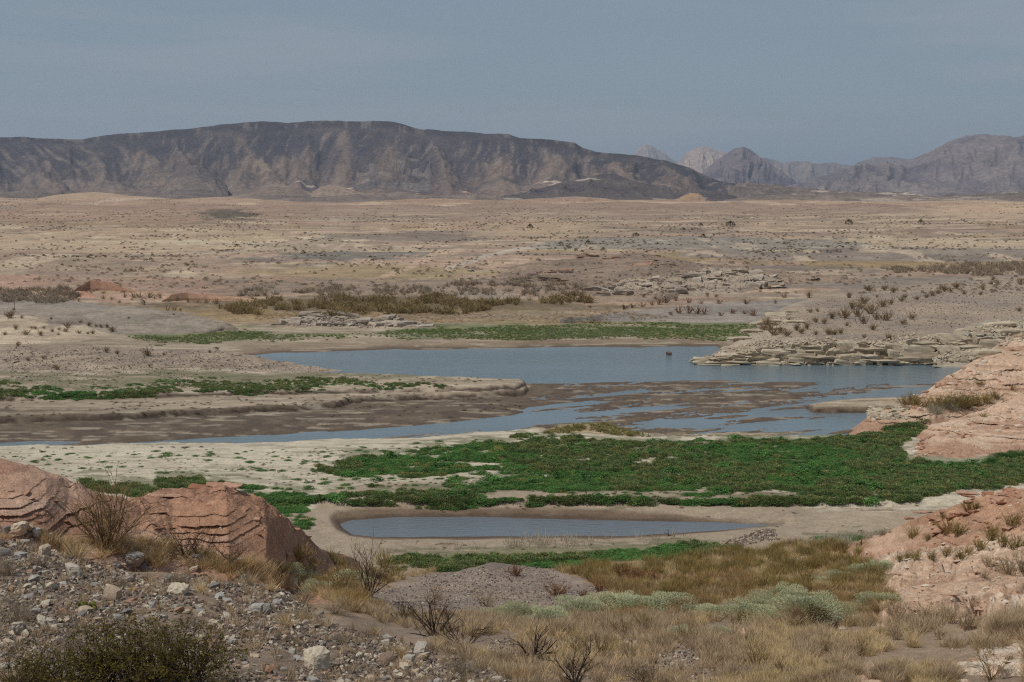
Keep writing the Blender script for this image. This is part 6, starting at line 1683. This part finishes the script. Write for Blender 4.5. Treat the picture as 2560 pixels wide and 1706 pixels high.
many('ledge_bush', [(2470, 1420, 36), (2520, 1436, 60), (2555, 1430, 56), (2460, 1446, 26), (2545, 1478, 14), (2430, 1520, 24), (2040, 1506, 40), (2230, 1540, 50), (2260, 1560, 56), (2320, 1556, 60), (2380, 1560, 60), (2420, 1575, 60), (2300, 1580, 50), (2240, 1600, 60), (2350, 1600, 50), (2520, 1650, 28)], WISP, 'dry', 'brownish twiggy bush among the right hand rock ledges', 'bush', 'twiggy bushes among the ledges')

# ------------------------------------------------------------------ foreground plants
def woody(name, label, cat, px, py, h, n, L_, r0, lo, hi, mat, seed, leaf=None, nleaf=0, lsz=.04, sub=4, tw=3, droop=.0, wig=.07, sc_=None):
    """a shrub with its stems and, where it has them, its leaves as parts"""
    r = np.random.default_rng(seed)
    x, y, z = spot(px, py)
    k = h * y / F
    t = thing(name, label, cat, (x, y, z), r.uniform(0, 6.3), k if sc_ is None else tuple(k * q_ for q_ in sc_))
    B = MBuf()
    tw_ = stems(B, r, n, L_, r0, lo, hi, droop, sub, tw, wig)
    block(t, B.mesh('stems'), (0, 0, 0), (1, 1, 1), (0, 0, 0), M[mat], 'stems')
    if leaf:
        B = MBuf()
        i = r.integers(0, len(tw_), nleaf)
        c = tw_[i] + r.normal(size=(nleaf, 3)) * lsz * .6
        leaves(B, c, unit(r.normal(size=(nleaf, 3)) + [0, 0, .6]), r.uniform(.6, 1.2, nleaf) * lsz, np.clip(.3 + .5 * r.normal(size=nleaf), 0, 1), r, .5)
        block(t, B.mesh('leaves'), (0, 0, 0), (1, 1, 1), (0, 0, 0), M[leaf], 'leaves')
    return t
woody('twiggy_bush', 'tall thin branched twiggy bush in front of the red bank', 'bush', 268, 1372, 165, 30, .95, .012, .55, 1.45, 'twig', 301, 'olive', 900, .022, 5, 3, 0, .06)
woody('leaning_bush', 'bare leaning bush with forked stems left of the sandstone recess', 'bush', 466, 1392, 88, 13, 1.0, .016, .35, 1.2, 'wood', 302, 'olive', 500, .03, 4, 3, .1)
woody('leaning_bush', 'sparse bare bush right of the forked leaning one', 'bush', 500, 1398, 78, 11, 1.0, .014, .4, 1.3, 'wood', 303, None, 0, .03, 4, 3)
woody('leaning_bush', 'slanting bare bush at the foot of the red bank', 'bush', 574, 1406, 84, 10, 1.0, .014, .4, 1.2, 'wood', 304, None, 0, .03, 4, 3)
woody('dead_bush', 'tall grey dead bush with upright stems above the orange grass', 'dead bush', 922, 1490, 120, 14, .95, .014, .8, 1.5, 'wood', 305, None, 0, .03, 4, 3, 0, .09)
woody('dead_bush', 'wide grey brush heap left of the tall dead bush', 'dead bush', 850, 1478, 92, 26, .9, .010, .35, 1.4, 'twig', 306, None, 0, .03, 4, 3)
woody('dead_bush', 'dark bare bush with arching branches at the bottom centre', 'dead bush', 1084, 1590, 96, 15, 1.1, .020, .3, 1.3, 'black', 307, None, 0, .03, 4, 2, .08, .08)
woody('dead_bush', 'dark bare bush with one low branch trailing right', 'dead bush', 1164, 1620, 84, 11, 1.15, .020, .15, 1.2, 'black', 308, None, 0, .03, 4, 2, .05, .08)
woody('dead_bush', 'thin dark bush behind the arching one', 'dead bush', 1010, 1560, 70, 14, 1.0, .012, .4, 1.4, 'wood', 309, None, 0, .03, 4, 3)
woody('dead_bush', 'bare forked bush with one thick dark stem near the bottom', 'dead bush', 1332, 1650, 92, 7, 1.1, .026, .5, 1.3, 'black', 310, 'dry', 300, .03, 4, 2)
woody('dead_bush', 'tall bare dark bush cut by the bottom edge', 'dead bush', 1440, 1712, 110, 12, 1.0, .018, .45, 1.4, 'black', 311, None, 0, .03, 4, 2)
for i, (px, py, h, lab) in enumerate([(1503, 1645, 64, 'brown twiggy bush on the stony soil at the bottom'), (1440, 1636, 54, 'olive brown twiggy bush left of the bottom one'), (1570, 1648, 50, 'low twiggy bush with olive tips near the bottom'), (1560, 1590, 56, 'dark twiggy bush under the sage bushes'),
                                      (1716, 1608, 60, 'reddish twiggy bush right of the stony patch'), (1778, 1626, 46, 'yellowish green twiggy bush on the stony patch'), (1612, 1580, 44, 'thin twiggy bush beside the stony patch'), (1640, 1625, 40, 'small olive twiggy bush on the stony patch'),
                                      (1790, 1668, 56, 'grey twiggy bush near the bottom right of centre'), (1890, 1672, 84, 'broad grey brown bush at the bottom right of centre'), (1960, 1690, 50, 'short olive bush right of the broad grey one'), (2150, 1640, 56, 'wispy brown bush below the poking ledge'), (2060, 1640, 50, 'olive wispy bush below the poking ledge'),
                                      (1080, 1512, 46, 'dry brown bush at the left foot of the gravel mound'), (1215, 1516, 50, 'rusty dry bush standing in front of the gravel mound'), (2480, 1700, 90, 'olive bush in the bottom right corner')]):
    woody('twiggy_bush', lab, 'bush', px, py, h, 16, .95, .012, .5, 1.45, 'twig', 330 + i, ('olive', 'rusty', 'dry')[i % 3], 1100, .034, 4, 3)
for i, (px, py, h, wd, lab) in enumerate([(40, 1560, 80, 1.5, 'broad grey dry bush at the left edge of the gravel slope'), (22, 1440, 58, 1.3, 'grey dry bush high on the left edge'), (110, 1420, 40, 1.3, 'small dark grey dry bush between boulders'), (445, 1462, 44, 1.3, 'brown grey dry bush on the gravel brow'),
                                          (300, 1470, 32, 1.5, 'faded dry bush left of the pointed rock'), (840, 1535, 46, 1.8, 'dense dark grey bush below the orange grass'), (760, 1505, 44, 1.5, 'grey bush beside the split boulder'), (850, 1608, 40, 1.6, 'low grey bush among stones at the centre'), (920, 1600, 50, 1.5, 'pale grey dry bush right of the low grey one'),
                                          (1160, 1690, 70, 1.5, 'dark grey dry bush at the bottom edge'), (420, 1620, 50, 1.6, 'faint tan dry bush behind the creosote bush'), (180, 1625, 56, 1.4, 'tan dry bush behind the left of the creosote bush')]):
    r = np.random.default_rng(400 + i)
    x, y, z = spot(px, py)
    k = h * y / F
    B = MBuf()
    stems(B, r, 46, .85, .008, .2, 1.45, 0, 5, 3, .12, (.0, 1))
    thing('dry_bush', lab, 'bush', (x, y, z), r.uniform(0, 6), (k * wd * .8, k * wd * .8, k), None, B.mesh('dry_bush'), M['greybush'])
tufts = [(108, 1352, 52, 'left'), (60, 1330, 40, 'left'), (150, 1372, 56, 'left'), (190, 1396, 66, 'left'), (252, 1396, 52, 'left'), (6, 1350, 46, 'left'), (440, 1404, 44, 'brow'), (400, 1396, 40, 'brow'), (470, 1418, 46, 'brow'), (541, 1420, 44, 'brow'), (600, 1424, 50, 'brow'), (640, 1440, 50, 'brow'), (502, 1482, 46, 'brow'), (620, 1462, 56, 'brow'), (677, 1478, 50, 'brow'),
         (716, 1568, 58, 'mid'), (764, 1552, 62, 'mid'), (1000, 1640, 50, 'mid'), (935, 1590, 40, 'mid'), (1260, 1680, 50, 'mid'), (1210, 1640, 46, 'mid'), (350, 1400, 36, 'brow'), (575, 1448, 40, 'brow'), (1010, 1668, 36, 'mid'), (330, 1480, 30, 'mid'), (250, 1480, 30, 'mid')]
TS = fresh(TUFT, M['straw'])
for zn, tx in (('left', 'by the crest at the far left'), ('brow', 'along the brow below the red bank'), ('mid', 'among the stones at the centre')):
    put_many('grass_tuft', [t_[:3] for t_ in tufts if t_[3] == zn], TS, M['straw'], 'straw tuft ' + tx, 'grass', 'straw tufts ' + tx, (.85, 1.1))
TO = fresh(TUFT, M['orange'])
for px, py, h, wd, lab in ((886, 1512, 66, 1.8, 'large orange brown grass clump below the tall dead bush'), (610, 1420, 46, 1.5, 'orange grass clump at the foot of the red bank'), (850, 1500, 44, 1.4, 'smaller orange grass clump left of the large one'), (1005, 1648, 26, 1.0, 'tiny orange tuft under the dry straw tuft at the bottom'), (1300, 1700, 46, 1.3, 'orange brown tuft at the bottom edge')):
    put_many('orange_grass', [(px, py, h)], TO, M['orange'], lab, 'grass', None, (wd, wd))
# creosote bush at the bottom left
creo_lab = ['leftmost dark olive creosote bush in the bottom left corner', 'dark olive creosote bush second from the left at the bottom', 'dark creosote bush in the middle of the bottom left clump', 'tall dark creosote bush right of the middle of the clump', 'rightmost dark creosote bush of the bottom left clump']
for i, (px, py, h) in enumerate([(40, 1760, 120), (165, 1770, 150), (270, 1775, 165), (375, 1765, 165), (480, 1770, 150)]):
    r = np.random.default_rng(500 + i)
    Y = 11.0 + .25 * i
    a = float(slope_at(px, 1700)[0])
    x, y, z = a * Y, Y, float(ground_z(np.array([a * Y]), np.array([Y]))[0])
    k = h * Y / F
    t = thing('creosote_bush', creo_lab[i], 'bush', (x, y, z), r.uniform(0, 6), (k * 1.25, k * 1.25, k))
    B = MBuf()
    tw_ = stems(B, r, 22, .9, .012, .6, 1.4, 0, 6, 4, .09)
    block(t, B.mesh('stems'), (0, 0, 0), (1, 1, 1), (0, 0, 0), M['wood'], 'stems')
    B = MBuf()
    j = r.integers(0, len(tw_), 4400)
    leaves(B, tw_[j] + r.normal(size=(4400, 3)) * .022, unit(r.normal(size=(4400, 3)) + [0, 0, .5]), r.uniform(.6, 1.2, 4400) * .04, np.clip(.35 + .35 * r.normal(size=4400), 0, 1), r, .5)
    block(t, B.mesh('leaves'), (0, 0, 0), (1, 1, 1), (0, 0, 0), M['creo'], 'leaves')
woody('creosote_bush', 'small dark creosote bush with yellow tips at the bottom edge', 'bush', 1610, 1712, 56, 20, .95, .012, .5, 1.4, 'wood', 520, 'creo', 2200, .036, 5, 3)
woody('creosote_bush', 'small yellow green creosote sprig right of the big clump', 'bush', 466, 1570, 40, 14, .95, .012, .6, 1.4, 'wood', 521, 'creo', 1200, .05, 5, 3)
# prickly pear
x, y, z = spot(218, 1530)
k = 46 * y / F
pear = thing('prickly_pear', 'small yellow green prickly pear cactus among the stones', 'cactus', (x, y, z), 0, k)
r = np.random.default_rng(9)
th, ph = np.meshgrid(np.linspace(0, math.pi, 7), np.linspace(0, 2 * math.pi, 11)[:-1], indexing='ij')
Vp = np.stack([.2 * np.sin(th) * np.cos(ph) * (1 + .15 * np.cos(th)), .055 * np.sin(th) * np.sin(ph), .28 * (1 - np.cos(th))], -1).reshape(-1, 3)
ii = np.arange(70).reshape(7, 10)
Fp = np.stack([ii[:-1], ii[1:], np.roll(ii[1:], -1, 1), np.roll(ii[:-1], -1, 1)], -1).reshape(-1, 4)
pad = mesh_np('pad', Vp, [Fp], True, {'tint': np.clip(Vp[:, 2] / .5, 0, 1)})
for i in range(26):
    az = r.uniform(0, 6.28)
    rad = r.uniform(.05, .42)
    block(pear, pad, (math.cos(az) * rad, math.sin(az) * rad * .7, -.03 if i < 17 else .2), (r.uniform(.5, .8),) * 3, (r.normal() * .25, (math.cos(az) * rad) * 1.2, r.uniform(-1, 1)), M['cactus'], 'pad')

# ------------------------------------------------------------------ small things on and by the water
x, y = float(slope_at(1672, 888)[0]) * 223, 223.0
thing('islet_rock', 'small flat topped tan rock sticking out of the lake', 'rock', (x, y, -.05), .2, (.95, .8, .75), None, m_rock(95, 3, .05, .6, .3), M['brown_stone'])
def log(px, py, ln, lab, seed, up=.12):
    r = np.random.default_rng(seed)
    x, y, z = spot(px, py)
    k = ln * y / F
    t = thing('driftwood', lab, 'driftwood', (x, y, max(z, 0) + .03), 0, k)
    B = MBuf()
    tube(B, [(-.5, 0, 0), (-.2, .04, .03), (.15, -.03, .04), (.5, .03, up)], .035, .015, .5, 5)
    for _ in range(4):
        p0 = r.uniform(-.3, .4)
        tube(B, [(p0, 0, .03), (p0 + r.uniform(-.1, .2), r.uniform(-.1, .1), .1), (p0 + r.uniform(0, .3), r.uniform(-.2, .2), r.uniform(.1, .22))], .014, .005, .4, 4)
    block(t, B.mesh('branch'), (0, 0, 0), (1, 1, 1), (0, 0, 0), M['drift'], 'branch')
log(815, 1066, 46, 'pale forked driftwood on the brown mud bank', 1)
log(1070, 1052, 40, 'driftwood stick by the stream on the mud', 2)
log(1115, 1362, 58, 'long pale stick lying on the pool beach', 3, .05)
log(1100, 1110, 26, 'dark little branch at the edge of the pale sand', 4)
log(1655, 1360, 26, 'small pale twig on the near pool beach', 5, .3)
log(440, 1085, 30, 'thin stick lying on the far left mud', 6)
x, y, z = spot(1670, 1342)
k = 20 * y / F
t = thing('stump', 'dead twiggy stump standing at the edge of the pool', 'stump', (x, y, max(z, 0)), 0, k)
B = MBuf()
tube(B, [(0, 0, -.05), (.03, 0, .4), (0, 0, 1.0)], .07, .03, .2, 5)
tube(B, [(0, 0, .3), (-.3, 0, .45), (-.5, 0, .35)], .05, .02, .2, 4)
tube(B, [(0, 0, .1), (.4, .1, .12), (.7, .1, .05)], .07, .02, .2, 4)
block(t, B.mesh('wood'), (0, 0, 0), (1, 1, 1), (0, 0, 0), M['black'], 'wood')
x, y, z = spot(36, 776)
t = thing('marker_post', 'thin dark post standing on the grey hill', 'post', (x, y, z), 0, 1)
B = MBuf()
tube(B, [(0, 0, -.1), (0, 0, 1.9)], .06, .05, .1, 6)
block(t, B.mesh('post'), (0, 0, 0), (1, 1, 1), (0, 0, 0), M['black'], 'shaft')
# bird far up in the sky
B = MBuf()
V = np.array([(0, -.22, 0), (.09, 0, .05), (0, .28, 0), (-.09, 0, .05), (.95, -.02, .22), (.45, .12, .12), (.4, -.12, .14), (-.95, -.02, .22), (-.45, .12, .12), (-.4, -.12, .14), (0, 0, -.09)])
B.add(V, None, [(0, 1, 3), (1, 2, 3), (0, 10, 1), (0, 3, 10), (1, 10, 2), (3, 2, 10), (1, 6, 5), (6, 4, 5), (3, 8, 9), (9, 8, 7)])
a, tt = slope_at(790, 225)
thing('bird', 'tiny dark bird flying in front of the sky', 'bird', (float(a) * 420, 420, CH + 420 * float(tt)), .4, 1.0, None, B.mesh('bird'), M['black'])
# the slope goes on in the same way to either side of the view
q = rand_in([(2566, 1545), (2700, 1535), (2700, 1720), (2566, 1720)], 620)
cover('dry_grass', 'dry grass beyond the right edge of the near slope', q, 22, 54, DW, M['dry'], 1.1)
q = rand_in([(2566, 1540), (2700, 1530), (2700, 1720), (2566, 1720)], 260)
cover('dry_grass', 'straw grass beyond the right edge of the near slope', q, 16, 40, SW, M['straw'], 1.1)
gravel('gravel', 'gravel beyond the left edge of the near slope', [(-140, 1335), (-62, 1335), (-62, 1720), (-140, 1720)], 2600, 1.8, 10.5, 2.5, 2)
